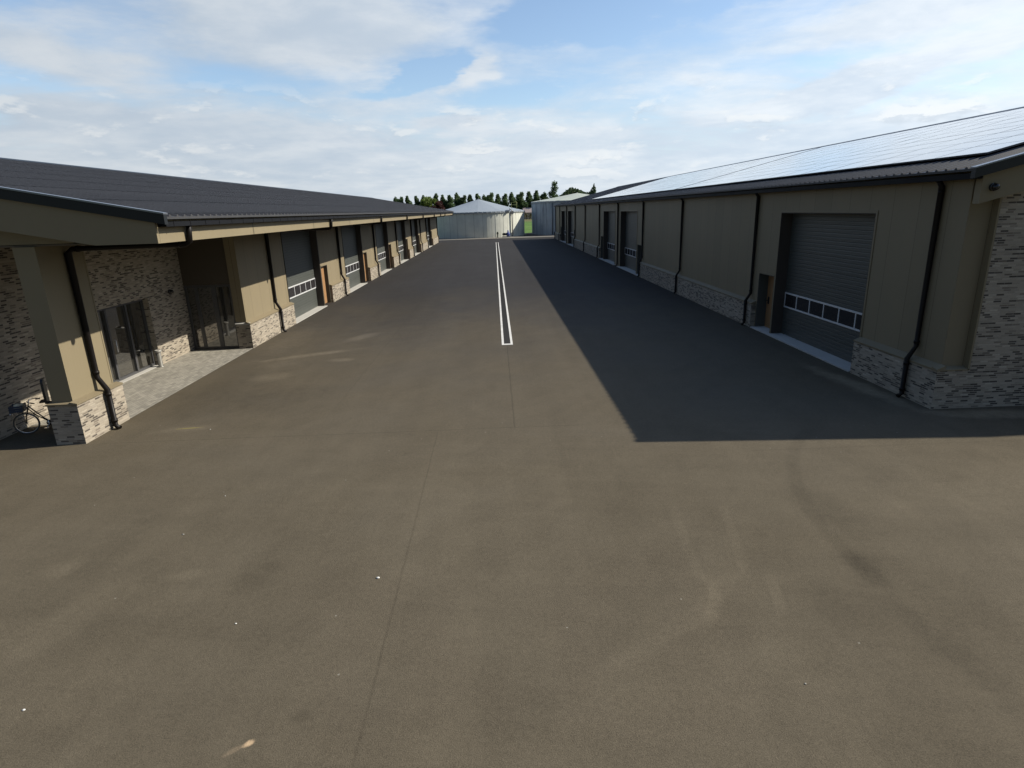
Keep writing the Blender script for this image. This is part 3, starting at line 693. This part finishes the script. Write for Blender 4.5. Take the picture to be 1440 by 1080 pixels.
# ------------------------------------------------------------------ solar panels on the right roof
def solarmat():
    m, k, b = mat('solar_cells')
    uv = k.coord('UV'); u, v, _ = k.sep(uv)
    g = k.m('MAXIMUM', k.m('LESS_THAN', k.m('FRACT', k.mul(u, 6.0)), .03), k.m('LESS_THAN', k.m('FRACT', k.mul(v, 6.0)), .03))
    oi = k.n.new('ShaderNodeObjectInfo').outputs['Random']
    c = k.mix(g, (0.030, 0.032, 0.040), (0.07, 0.075, 0.085))
    k.l.new(k.scale(c, k.rng(oi, 0, 1, .8, 1.25)), b.inputs['Base Color'])
    b.inputs['Roughness'].default_value = .14; b.inputs['Specular IOR Level'].default_value = 1.0
    b.inputs['Coat Weight'].default_value = 1.0; b.inputs['Coat Roughness'].default_value = .10; b.inputs['Coat IOR'].default_value = 1.6
    return m
SOLAR = solarmat(); SFRAME = simple('panel_frame', (.10, .105, .115), .25, .3, .5, .05, 5)
PW, PH = 1.70, 1.005
b = MB()
b.box(-PH/2, PH/2, -PW/2, PW/2, 0, .036, 0)
i0 = len(b.v)
b.face([(-PH/2+.018, -PW/2+.018, .0375), (PH/2-.018, -PW/2+.018, .0375), (PH/2-.018, PW/2-.018, .0375), (-PH/2+.018, PW/2-.018, .0375)], 1)
base_panel = b.build('solar_panel', [SFRAME, SOLAR])
tilt = math.atan(rs); first = True
ORD = ['first', 'second', 'third', 'fourth', 'fifth', 'sixth', 'seventh', 'eighth', 'ninth', 'tenth', 'eleventh', 'twelfth', 'thirteenth', 'fourteenth', 'fifteenth', 'sixteenth', 'seventeenth', 'eighteenth', 'nineteenth', 'twentieth']
ROWN = ['lowest roof row', 'second lowest roof row', 'third lowest roof row', 'fourth lowest roof row', 'middle roof row', 'fourth highest roof row', 'third highest roof row', 'second highest roof row', 'roof row under the ridge']
blocks = [('near block', 14.1, 14), ('far block', 38.55, 19)]
for bn, ys, ncol in blocks:
    for r_ in range(9):
        for c_ in range(ncol):
            o = base_panel if first else base_panel.copy()
            if not first: COL.objects.link(o)
            first = False
            dist_ = 1.12/math.cos(tilt)+PH/2+r_*(PH+.008)
            x = rex+dist_*math.cos(tilt)
            o.location = (x-math.sin(tilt)*.075, ys+PW/2+c_*(PW+.014), rz(x)+math.cos(tilt)*.075)
            o.rotation_euler = (random.uniform(-.002, .002), -tilt+random.uniform(-.003, .003), 0)
            tag(o, 'solar panel, %s from near end, in %s of the %s' % (ORD[c_], ROWN[r_], bn), 'solar panel', 'solar panels on the right hall roof')

# ------------------------------------------------------------------ round tanks
def tankmat(name, col, streak):
    m, k, b = mat(name)
    co = k.coord('Object'); x, y, z = k.sep(co)
    a = k.mul(k.m('ARCTAN2', y, x), 9.3)
    n = k.noise(k.xyz(k.mul(a, 1.2), k.mul(z, .12), 0), 1.0, 5, .65); n2 = k.noise(k.xyz(a, z, 0), .5, 4, .6)
    c = k.mix(k.sstep(n, .45, .75), col, streak); c = k.scale(c, k.rng(n2, .2, .8, .85, 1.12))
    sh = k.m('FRACT', k.m('DIVIDE', a, 1.719)); c = k.scale(c, k.sub(1.0, k.mul(k.m('LESS_THAN', sh, .05), .35)))
    k.l.new(c, b.inputs['Base Color']); b.inputs['Roughness'].default_value = .6; b.inputs['Specular IOR Level'].default_value = .35
    return m
def tank(cx, cy, r, h, apex, label, wallm, roofm, npan, ribbed):
    root = tag(empty('slurry_tank', (cx, cy, 0)), label, 'storage tank')
    b = MB(); n = npan*4 if ribbed else npan*2
    def ring(z): 
        out = []
        for j in range(n):
            t = 2*math.pi*j/n; rr = r+(.035 if ribbed and j % 2 else 0)
            out.append((cx+rr*math.cos(t), cy+rr*math.sin(t), z))
        return out
    lo, hi = ring(-.2), ring(h)
    b.v += lo+hi
    for j in range(n): b.f.append((j, (j+1) % n, n+(j+1) % n, n+j)); b.mi.append(0); b.sm.append(not ribbed)
    for j in range(npan):       # standing joint strips between the sheets
        t = 2*math.pi*(j+.5)/npan; c_, s_ = math.cos(t), math.sin(t); w = .05
        q = [(cx+(r-.05)*c_-s_*w, cy+(r-.05)*s_+c_*w), (cx+(r+.022)*c_-s_*w, cy+(r+.022)*s_+c_*w), (cx+(r+.022)*c_+s_*w, cy+(r+.022)*s_-c_*w), (cx+(r-.05)*c_+s_*w, cy+(r-.05)*s_-c_*w)]
        for i in range(4):
            a_, e_ = q[i], q[(i+1) % 4]; b.face([(a_[0], a_[1], 0), (e_[0], e_[1], 0), (e_[0], e_[1], h-.02), (a_[0], a_[1], h-.02)])
    b.build('tank_wall', wallm, root)
    b = MB(); b.lathe([(r+.03, h-.22), (r+.13, h-.2), (r+.13, h+.03), (r-.02, h+.06)], (cx, cy, 0), 72, 0, False)
    for j in range(npan*2):
        t = 2*math.pi*j/(npan*2); c_, s_ = math.cos(t), math.sin(t)
        b.tube([(cx+(r+.15)*c_, cy+(r+.15)*s_, h-.42), (cx+(r+.15)*c_, cy+(r+.15)*s_, h+.04)], .035, 6)
    b.build('rim', simple('tank_rim', (.30, .33, .36), .5, .3, .4, .1, 2), root)
    b = MB(); N = 72; prof = []
    for i in range(11):
        f = i/10; prof.append((f, h+.05+(apex-h-.05)*(1-f)**1.08))
    rings = []
    for f, z in prof:
        rings.append([(cx+(r+.10)*f*math.cos(2*math.pi*j/N), cy+(r+.10)*f*math.sin(2*math.pi*j/N), z+(.035*f if j % 6 == 0 else 0)) for j in range(N)])
    for i in range(10):
        for j in range(N):
            fc = [rings[i][j], rings[i+1][j], rings[i+1][(j+1) % N], rings[i][(j+1) % N]]
            if i == 0: fc = [rings[0][0], rings[1][j], rings[1][(j+1) % N]]
            b.face(fc, 0, False)
    b.lathe([(.05, apex-.05), (.18, apex-.03), (.18, apex+.05), (.02, apex+.08)], (cx, cy, 0), 12)
    b.build('roof', roofm, root)
    return root
T1W = tankmat('tank_sheet_pale', (.58, .59, .52), (.50, .515, .465)); T2W = tankmat('tank_sheet_blue', (.37, .42, .46), (.17, .19, .22))
T1R = simple('roof_membrane', (.215, .24, .26), .5, 0, .3, .10, .4); T2R = simple('roof_membrane_olive', (.33, .35, .29), .55, 0, .3, .12, .5)
t1 = tank(-3.05, 125.6, 9.15, 4.72, 7.25, 'pale round silo tank with a light grey cone roof at the end of the yard', T1W, T1R, 34, False)
t2 = tank(17.1, 127.0, 9.3, 6.33, 7.88, 'tall blue grey corrugated round tank partly behind the right hall', T2W, T2R, 26, True)
# riser pipe and yellow hatch railing on the pale tank
def at_tank(cx, cy, r, deg): return cx+r*math.cos(R(deg)), cy+r*math.sin(R(deg))
ax_, ay_ = at_tank(-3.05, 125.6, 9.4, -46)
b = MB(); b.tube([(ax_, ay_, .1), (ax_, ay_, 4.9), (ax_-.5, ay_+.45, 5.15)], .11, 10); b.box(ax_-.25, ax_+.25, ay_-.1, ay_+.2, 4.2, 4.75); b.build('riser_pipe', simple('grey_pipe', (.33, .31, .27), .6, 0, .4, .1, 2), t1)
bx_, by_ = at_tank(-3.05, 125.6, 7.0, -20)
b = MB()
for p in ((0, 0), (1.05, 0), (1.05, .9), (0, .9)): b.tube([(bx_+p[0], by_+p[1], 5.0), (bx_+p[0], by_+p[1], 6.45)], .032, 8)
for z in (5.9, 6.43): b.tube([(bx_, by_, z), (bx_+1.05, by_, z), (bx_+1.05, by_+.9, z), (bx_, by_+.9, z)], .03, 8, closed=True)
b.build('hatch_railing', simple('yellow_paint', (.26, .28, .09), .5, 0, .4, .1, 2), t1)
cx_, cy_ = at_tank(-3.05, 125.6, 9.2, -52)
b = MB(); b.box(cx_-.35, cx_+.45, cy_-.4, cy_+.4, 4.74, 4.98); b.build('vent_box', simple('white_box', (.7, .7, .7), .5, 0, .4, .05, 2), t1)
for dg in (-62, -70):
    px_, py_ = at_tank(17.1, 127, 9.47, 180+(80+dg)*2+32)
    b = MB(); b.tube([(px_, py_, .1), (px_, py_, 6.1)], .07, 8); b.build('riser_pipe', simple('dark_pipe', (.06, .07, .09), .5, 0, .4, .1, 2), t2)
# pump set at the foot of the pale tank
PU = tag(empty('slurry_pump', (2.6, 116.9, 0)), 'small blue pump with dark motor at the foot of the pale tank', 'pump')
b = MB(); b.lathe([(.0, -.35), (.28, -.35), (.34, -.1), (.34, .2), (.22, .38), (.0, .38)], (2.55, 116.8, .5), 16); b.tube([(2.55, 116.8, .55), (2.55, 116.8, 1.1), (2.55, 117.4, 1.2)], .12, 10); b.build('pump_body', simple('blue_paint', (.035, .06, .22), .4, 0, .5, .1, 3), PU)
b = MB(); b.tube([(1.6, 116.8, .55), (2.25, 116.8, .55)], .24, 14); b.tube([(1.45, 116.8, .55), (1.6, 116.8, .55)], .17, 12)
for zz in (.2, .8):
    pass
b.build('motor', simple('dark_steel', (.035, .037, .04), .5, .5, .5, .1, 3), PU)
b = MB(); b.box(1.4, 3.0, 116.45, 117.15, -.02, .16); b.build('base_plate', CONC, PU)
FD = tag(empty('fire_hydrant', (.55, 116.6, 0)), 'dark green valve post standing left of the blue pump', 'valve post')
b = MB(); b.lathe([(.20, 0), (.20, .08), (.12, .1), (.12, .8), (.17, .85), (.17, .98), (.05, 1.05), (0, 1.05)], (.55, 116.6, -.01), 14); b.tube([(.33, 116.6, .7), (.77, 116.6, .7)], .07, 8); b.build('valve_body', simple('dark_green', (.03, .04, .025), .5, 0, .4, .1, 3), FD)

# ------------------------------------------------------------------ bicycle leaning behind the pillar
def bicycle(loc, heading):
    root = tag(empty('bicycle', loc), 'black city bicycle with a front crate parked on the paving behind the corner pillar', 'bicycle')
    root.rotation_euler = (R(0), 0, heading)
    L = root.location.copy(); rot = root.rotation_euler.copy()
    root.location = (0, 0, 0)
    BF = simple('bicycle_black', (.012, .012, .014), .3, 0, .5, .1, 5); TY = simple('tyre_grey', (.075, .072, .066), .7, 0, .3, .1, 8)
    CH = simple('chrome', (.7, .7, .7), .2, 1.0, .5, .05, 5); CR = simple('crate_slate', (.035, .045, .07), .6, 0, .4, .2, 5); CREAM = simple('cream_cloth', (.62, .54, .38), .8, 0, .2, .12, 9)
    def wheel(x):
        w = MB(); N = 40
        w.tube([(x+.335*math.cos(2*math.pi*i/N), 0, .36+.335*math.sin(2*math.pi*i/N)) for i in range(N)], .021, 8, closed=True)
        wo = w.build('wheel', TY, root)
        r_ = MB(); r_.tube([(x+.307*math.cos(2*math.pi*i/N), 0, .36+.307*math.sin(2*math.pi*i/N)) for i in range(N)], .011, 6, closed=True)
        for i in range(24):
            t = 2*math.pi*i/24; sd = .028 if i % 2 else -.028
            r_.tube([(x+.02*math.cos(t+.5), sd, .36+.02*math.sin(t+.5)), (x+.305*math.cos(t), 0, .36+.305*math.sin(t))], .0022, 4)
        r_.tube([(x, -.05, .36), (x, .05, .36)], .026, 10); r_.build('rim', CH, wo)
    wheel(.0); wheel(1.12)
    f = MB()
    f.tube([(0, .04, .36), (.04, .045, .62), (.10, .03, .74)], .011, 8); f.tube([(0, -.04, .36), (.04, -.045, .62), (.10, -.03, .74)], .011, 8)
    f.tube([(.09, 0, .72), (.17, 0, .98)], .019, 10)
    f.tube([(.15, 0, .93), (.30, 0, .72), (.48, 0, .48), (.62, 0, .33)], .019, 10); f.tube([(.13, 0, .84), (.30, 0, .60), (.62, 0, .31)], .015, 10)
    f.tube([(.62, 0, .31), (.78, 0, .92)], .017, 10)
    for s_ in (-1, 1):
        f.tube([(.62, .02*s_, .31), (1.12, .05*s_, .36)], .010, 8); f.tube([(.76, .02*s_, .82), (1.12, .05*s_, .36)], .009, 8)
    f.build('frame', BF, root)
    h = MB(); h.tube([(.17, 0, .98), (.19, 0, 1.06), (.18, .10, 1.10), (.24, .26, 1.10), (.40, .29, 1.05)], .012, 8); h.tube([(.19, 0, 1.06), (.18, -.10, 1.10), (.24, -.26, 1.10), (.40, -.29, 1.05)], .012, 8)
    ho = h.build('handlebar', CH, root)
    g = MB(); g.tube([(.30, .275, 1.085), (.42, .295, 1.045)], .019, 8); g.tube([(.30, -.275, 1.085), (.42, -.295, 1.045)], .019, 8); g.build('grip', BF, ho)
    s = MB(); N = 14
    rows = [(.64, .02, .975), (.70, .055, .99), (.80, .10, .985), (.88, .115, .99), (.93, .09, .985)]
    for i in range(len(rows)-1):
        (x0, w0, z0), (x1, w1, z1) = rows[i], rows[i+1]
        s.face([(x0, -w0, z0), (x1, -w1, z1), (x1, w1, z1), (x0, w0, z0)]); s.face([(x0, -w0, z0), (x0*1.0, -w0*.8, z0-.06), (x1, -w1*.8, z1-.06), (x1, -w1, z1)]); s.face([(x0, w0, z0), (x1, w1, z1), (x1, w1*.8, z1-.06), (x0, w0*.8, z0-.06)])
        s.face([(x0, -w0*.8, z0-.06), (x0, w0*.8, z0-.06), (x1, w1*.8, z1-.06), (x1, -w1*.8, z1-.06)])
    s.tube([(.78, 0, .90), (.79, 0, .95)], .013, 8); s.build('saddle', BF, root)
    c = MB()     # slatted front crate on a carrier
    x0, x1, w, z0, z1 = -.30, .06, .20, .80, 1.02
    c.box(x0, x1, -w, w, z0, z0+.015)
    for zz in (z0+.02, z0+.085, z0+.15):
        c.box(x0, x1, -w, -w+.012, zz, zz+.05); c.box(x0, x1, w-.012, w, zz, zz+.05); c.box(x0, x0+.012, -w+.012, w-.012, zz, zz+.05); c.box(x1-.012, x1, -w+.012, w-.012, zz, zz+.05)
    for xx in (x0+.013, x1-.033):
        for yy in (-w+.013, w-.033): c.box(xx, xx+.02, yy, yy+.02, z0+.015, z1)
    c.tube([(-.25, .15, .80), (0, .05, .37)], .006, 6); c.tube([(-.25, -.15, .80), (0, -.05, .37)], .006, 6)
    c.build('front_crate', CR, root)
    l = MB(); l.lathe([(.0, -.04), (.03, -.03), (.042, .0), (.042, .03), (0, .035)], (-.33, -.05, .72), 12); l.build('headlamp', CH, root)
    m = MB()
    for x, a0, a1 in ((0, 20, 175), (1.12, 0, 165)):
        pts = [(x+.375*math.cos(R(a0+(a1-a0)*i/14)), .36+.375*math.sin(R(a0+(a1-a0)*i/14))) for i in range(15)]
        for i in range(14):
            (xa, za), (xb, zb) = pts[i], pts[i+1]; m.face([(xa, -.028, za), (xb, -.028, zb), (xb, .028, zb), (xa, .028, za)])
    m.build('mudguard', BF, root)
    k = MB(); k.tube([(.62, -.09, .31), (.62, .09, .31)], .018, 8); k.tube([(.62, -.09, .31), (.52, -.10, .17)], .010, 6); k.tube([(.62, .09, .31), (.72, .10, .45)], .010, 6)
    k.box(.47, .57, -.19, -.10, .155, .178); k.box(.67, .77, .10, .19, .44, .463)
    k.lathe([(.0, -.004), (.095, -.004), (.095, .004), (0, .004)], (0, 0, 0), 20)
    for i in range(len(k.v)-80, len(k.v)):
        v = k.v[i]; k.v[i] = (.62+v[0], -.06+v[2], .31+v[1])
    k.build('crankset', CH, root)
    g = MB(); g.box(.60, 1.14, -.075, -.062, .27, .41); g.build('chain_guard', BF, root)
    st = MB(); st.tube([(.66, .05, .30), (.50, .16, .01)], .010, 8); st.build('kickstand', CH, root)
    cr = MB(); cr.box(.98, 1.38, -.07, .07, .80, .815); cr.tube([(1.14, .06, .38), (1.24, .06, .80)], .007, 6); cr.tube([(1.14, -.06, .38), (1.24, -.06, .80)], .007, 6); cr.build('rear_carrier', BF, root)
    cb = MB()
    cb.lathe([(.0, -.06), (.09, -.05), (.11, .03), (.08, .12), (.0, .15)], (-.12, -.02, .90), 12); cb.lathe([(0, -.05), (.07, -.04), (.08, .03), (0, .1)], (-.02, .08, .94), 10)
    root.location = L; root.rotation_euler = rot; root.scale = (.76, .76, .76)
    return root, cb, CREAM
bike, cargo, CREAM = bicycle((-11.55, 13.95, .008), math.atan2(.36, .9))
cg = cargo.build('cloth_bag', CREAM); cg.location = bike.location; cg.rotation_euler = bike.rotation_euler; cg.scale = bike.scale
tag(cg, 'cream cloth bag lying in the front crate of the bicycle', 'bag')
# child seat as a part of the bicycle: dark tall backrest above the rear carrier
b = MB(); b.prism_x([(-.13, .95), (.13, .95), (.14, 1.3), (.11, 1.66), (.05, 1.74), (-.05, 1.74), (-.11, 1.66), (-.14, 1.3)], .64, .71); b.box(.50, .64, -.14, .14, 1.0, 1.05)
cs = b.build('child_seat', BLACKP); cs.parent = bike

# ------------------------------------------------------------------ ashtray post by the entrance
AS = tag(empty('ashtray_post', (-11.88, 20.55, 0)), 'short steel ashtray post beside the glass entrance of the porch', 'ashtray')
b = MB(); b.lathe([(.11, .0), (.11, .02), (.075, .03), (.075, .50), (.0, .50)], (-11.88, 20.55, .006), 18); b.build('post', simple('brushed_steel', (.17, .165, .15), .45, .4, .5, .08, 6), AS)
b = MB(); b.lathe([(.08, .50), (.11, .54), (.11, .60), (.085, .60), (.07, .53), (0, .53)], (-11.88, 20.55, .006), 18); b.build('bowl', simple('pale_bowl', (.26, .25, .23), .5, .1, .5, .05, 6), AS)

# ------------------------------------------------------------------ small litter on the asphalt
def pebble(name, x, y, s, m, label, cat):
    s *= .68
    rnd = random.Random(int(x*100)+int(y*17)); b = MB(); n = 9
    prof = [(.02, -.3), (.75, -.25), (1.0, .1), (.7, .5), (.02, .62)]
    b.lathe([(r*s*rnd.uniform(.85, 1.1), z*s) for r, z in prof], (x, y, s*.26), n)
    for i, v in enumerate(b.v): b.v[i] = (x+(v[0]-x)*1.3+rnd.uniform(-.12, .12)*s, v[1]+rnd.uniform(-.12, .12)*s, v[2])
    o = b.build(name, m); tag(o, label, cat, 'litter on the asphalt'); return o
WHT = simple('white_stone', (.55, .54, .50), .7, 0, .3, .1, 9); GRY = simple('grey_stone', (.26, .25, .22), .8, 0, .3, .2, 9)
pebble('pebble', -1.82, 7.30, .030, WHT, 'small white stone alone on the bare asphalt left of the middle', 'stone')
pebble('pebble', -3.45, 6.45, .016, WHT, 'tiny white chip on the asphalt left of the largest white stone', 'stone')
pebble('pebble', -5.15, 10.1, .012, WHT, 'white chip on the asphalt in front of the porch pavers', 'stone')
pebble('pebble', -5.25, 8.75, .020, GRY, 'pale grey chip on the asphalt near the left tyre stain', 'stone')
pebble('pebble', -5.15, 5.2, .020, WHT, 'white chip on the asphalt nearest the bottom left corner', 'stone')
pebble('pebble', 3.1, 5.05, .016, GRY, 'pale chip on the asphalt under the curved tyre marks', 'stone')
pebble('pebble', -7.1, 13.8, .015, WHT, 'white chip beside the yellow stain near the corner pillar', 'stone')

# ------------------------------------------------------------------ trees behind the tanks
def leaf_cloud(b, centers, n, size, rnd):
    tot = sum(c[3]*c[4] for c in centers)
    for (cx, cy, cz, rx, rz_) in centers:
        k = max(20, int(n*rx*rz_/tot))
        for _ in range(k):
            d_ = Vector((rnd.gauss(0, 1), rnd.gauss(0, 1), rnd.gauss(0, 1))).normalized()*(rnd.random()**.42)
            p = Vector((cx+d_.x*rx, cy+d_.y*rx, cz+d_.z*rz_))
            a = Vector((rnd.gauss(0, 1), rnd.gauss(0, 1), rnd.gauss(0, 1))).normalized(); c = a.cross(Vector((rnd.gauss(0, 1), rnd.gauss(0, 1), rnd.gauss(0, 1)))).normalized()
            s = size*rnd.uniform(.6, 1.3); a *= s; c *= s*.7
            b.face([p-a-c, p+a-c*.4, p+a*.7+c, p-a*.6+c*.8])
def tree_proto(kind, seed, leafm, h):
    rnd = random.Random(seed); root = empty(kind, (0, 0, 0))
    t = MB(); top = h*.8; t.tube([(0, 0, -.2), (.08, 0, h*.2), (-.05, .05, h*.5), (0, 0, top)], [.028*h*.8, .022*h*.8, .014*h*.8, .05], 8)
    cs = []
    if kind == 'poplar_tree':
        for i in range(9):
            f = i/8; z = h*(.16+.77*f); w = h*.165*(math.sin(math.pi*(.22+.66*f))**.7)*rnd.uniform(.85, 1.15)
            cs.append((rnd.uniform(-.3, .3)*w*1.6, rnd.uniform(-.3, .3)*w*1.6, z, w*rnd.uniform(.8, 1.05), h*.125))
            if i % 2: t.tube([(0, 0, z-h*.1), (w*.7*rnd.choice((-1, 1)), rnd.uniform(-.5, .5), z+h*.03)], [.08, .03], 5)
        n, sz = 2900, .34
    elif kind == 'column_poplar':
        for i in range(14):
            f = i/13; z = h*(.06+.90*f); w = h*.165*(math.sin(math.pi*(.22+.70*f))**.6)*rnd.uniform(.8, 1.15)
            cs.append((rnd.uniform(-.4, .4)*w, rnd.uniform(-.4, .4)*w, z, w, h*.07))
            if i % 2: t.tube([(0, 0, z-h*.05), (w*.5*rnd.choice((-1, 1)), rnd.uniform(-.5, .5), z+h*.05)], [.1, .03], 5)
        n, sz = 2200, .38
    elif kind == 'conifer_tree':
        for i in range(12):
            f = i/11; z = h*(.08+.88*f); w = h*.30*(1-f)**.8+.4
            cs.append((rnd.uniform(-.2, .2)*w, rnd.uniform(-.2, .2)*w, z, w*rnd.uniform(.85, 1.1), h*.06))
        n, sz = 2200, .38
    else:
        for i in range(16):
            a = rnd.uniform(0, 6.28); rr = rnd.uniform(.1, .32)*h; z = h*rnd.uniform(.34, .82)
            k = math.sqrt(max(.1, 1-((z/h-.55)/.45)**2)); w = h*rnd.uniform(.12, .19)
            cs.append((rr*k*math.cos(a), rr*k*math.sin(a), z, w, w*.8))
            if i % 2: t.tube([(0, 0, h*.3), (rr*k*math.cos(a), rr*k*math.sin(a), z)], [.14, .04], 5)
        n, sz = 3200, .42
    t.build('trunk', BARK, root)
    c = MB(); leaf_cloud(c, cs, n, sz, rnd); c.build('crown', leafm, root)
    return root
def place(proto, loc, sc, rz_, label, cat, group, used=set(), widen=1.0):
    if proto.name not in used: o = proto; used.add(proto.name)
    else:
        o = proto.copy(); COL.objects.link(o)
        for ch in proto.children:
            c = ch.copy(); COL.objects.link(c); c.parent = o
    o.location = loc; o.scale = (sc*widen, sc*widen, sc); o.rotation_euler = (0, 0, rz_)
    tag(o, label, cat, group); return o
H0 = 13.0
pop = [tree_proto('poplar_tree', s_, LEAF, H0) for s_ in (3, 11, 23, 37)]
NW = ['first', 'second', 'third', 'fourth', 'fifth', 'sixth', 'seventh', 'eighth', 'ninth', 'tenth', 'eleventh', 'twelfth', 'thirteenth', 'fourteenth', 'fifteenth', 'sixteenth', 'seventeenth', 'eighteenth', 'nineteenth', 'twentieth', 'twenty first', 'twenty second', 'twenty third', 'twenty fourth']
pops = [(-55.1, 13.6), (-51.4, 13.5), (-47.6, 14.0), (-43.4, 13.8), (-40.0, 13.9), (-32.0, 14.6), (-28.2, 14.0), (-24.2, 13.6), (-20.3, 14.6), (-16.6, 13.4), (-12.6, 13.6), (-8.6, 13.8), (-5.2, 13.3), (-1.4, 14.2), (2.2, 13.6), (6.4, 13.4), (10.7, 14.0), (15.2, 14.0), (19.8, 14.4), (24.0, 14.6), (28.7, 13.6)]
for i, (x, h_) in enumerate(pops):
    place(pop[i % 4], (x, 350+random.uniform(-4, 4), -.06), h_/H0, random.uniform(0, 6), 'slim dark green poplar, %s from the left in the far tree row' % NW[i], 'tree', 'poplars in the far row', widen=random.uniform(.95, 1.2))
rd = tree_proto('broadleaf_tree', 5, LEAFB, 12.0)
place(rd, (-36.0, 342, -.06), 1.2, .4, 'bright green broadleaf tree standing among the far poplars above the left roof', 'tree', 'broadleaf trees at the field edge')
rc = tree_proto('broadleaf_tree', 8, LEAFR, 10.0)
place(rc, (-29.6, 338, -.06), 1.2, 1.0, 'dark red copper beech in front of the far poplars beside the pale tank', 'tree', 'broadleaf trees at the field edge')
rw = tree_proto('broadleaf_tree', 9, LEAFB, 8.0)
place(rw, (4.8, 300, -.06), 1.0, 2.0, 'low rounded yellow green willow showing over the pale tank roof', 'tree', 'broadleaf trees at the field edge')
place(rd, (-66.5, 350, -.06), 1.2, 2.4, 'round leafy tree peeking over the left roof ridge, leftmost in view', 'tree', 'broadleaf trees at the field edge')
rg = tree_proto('broadleaf_tree', 14, LEAFD, 14.0)
for i, (x, y_, s_, lab) in enumerate(((39.5, 352, 1.06, 'dark broadleaf tree just right of the tall column poplar'), (44.5, 348, 1.24, 'tallest broadleaf tree in the clump above the blue tank roof'), (50.0, 352, 1.17, 'dark broadleaf tree left of the pointed conifer'), (54.5, 356, 1.06, 'low dark broadleaf tree at the foot of the pointed conifer'))):
    place(rg, (x, y_, -.06), s_, i*1.7, lab, 'tree', 'dark broadleaf trees behind the blue tank', widen=1.1)
cp = tree_proto('column_poplar', 21, LEAF, 20.0); place(cp, (33.5, 345, -.06), .965, .3, 'very tall column shaped poplar rising above the blue tank', 'tree', None)
cf = tree_proto('conifer_tree', 31, LEAFD, 17.5); place(cf, (56.5, 350, -.06), 1.0, .3, 'pointed dark conifer standing against the sky by the right roof', 'tree', None)
# undergrowth at the foot of the row: one uncountable mass
rnd = random.Random(44); b = MB(); cs = []
x = -90
while x < 95:
    h_ = rnd.uniform(4.2, 7.6); cs.append((x, 353+rnd.uniform(-4, 4), h_*.45, rnd.uniform(2.2, 3.6), h_*.55)); x += rnd.uniform(1.8, 3.2)
leaf_cloud(b, cs, 15000, .5, rnd)
tag(b.build('undergrowth', LEAFD), 'dark mass of bushes under the far tree row', 'bushes', kind='stuff')
rnd = random.Random(45); b = MB(); cs = []
x = -40
while x < 60:
    cs.append((x, 328+rnd.uniform(-2, 2), 1.7, rnd.uniform(1.6, 2.6), rnd.uniform(1.5, 2.2))); x += rnd.uniform(1.2, 2.2)
leaf_cloud(b, cs, 3000, .35, rnd)
tag(b.build('hedge', leafmat('hedge_leaves', (.05, .05, .025), (.09, .08, .04))), 'low brownish hedge crossing the field between the tanks', 'hedge')
# farmhouse in front of the trees
FH = tag(empty('farmhouse', (18.0, 341, 0)), 'tiny farmhouse with pinkish roof seen in the gap between the tanks', 'house')
b = MB(); b.box(16.2, 21.5, 339, 345, -.1, 3.4); b.prism_x([(339, 3.4), (345, 3.4), (342, 5.6)], 16.2, 21.5); b.build('wall', simple('pale_plaster', (.42, .37, .34), .8, 0, .2, .1, 1), FH)
b = MB(); b.prism_x([(338.6, 3.2), (342, 5.75), (342, 5.95), (338.5, 3.4)], 15.9, 21.8); b.prism_x([(345.4, 3.2), (342, 5.75), (342, 5.95), (345.5, 3.4)], 15.9, 21.8); b.build('roof', simple('pink_tiles', (.27, .225, .215), .8, 0, .2, .15, 1), FH)
for xx in (17.0, 19.6):
    b = MB(); b.box(xx, xx+1.1, 338.95, 338.99, 1.2, 2.6); b.build('window', PANE, FH)
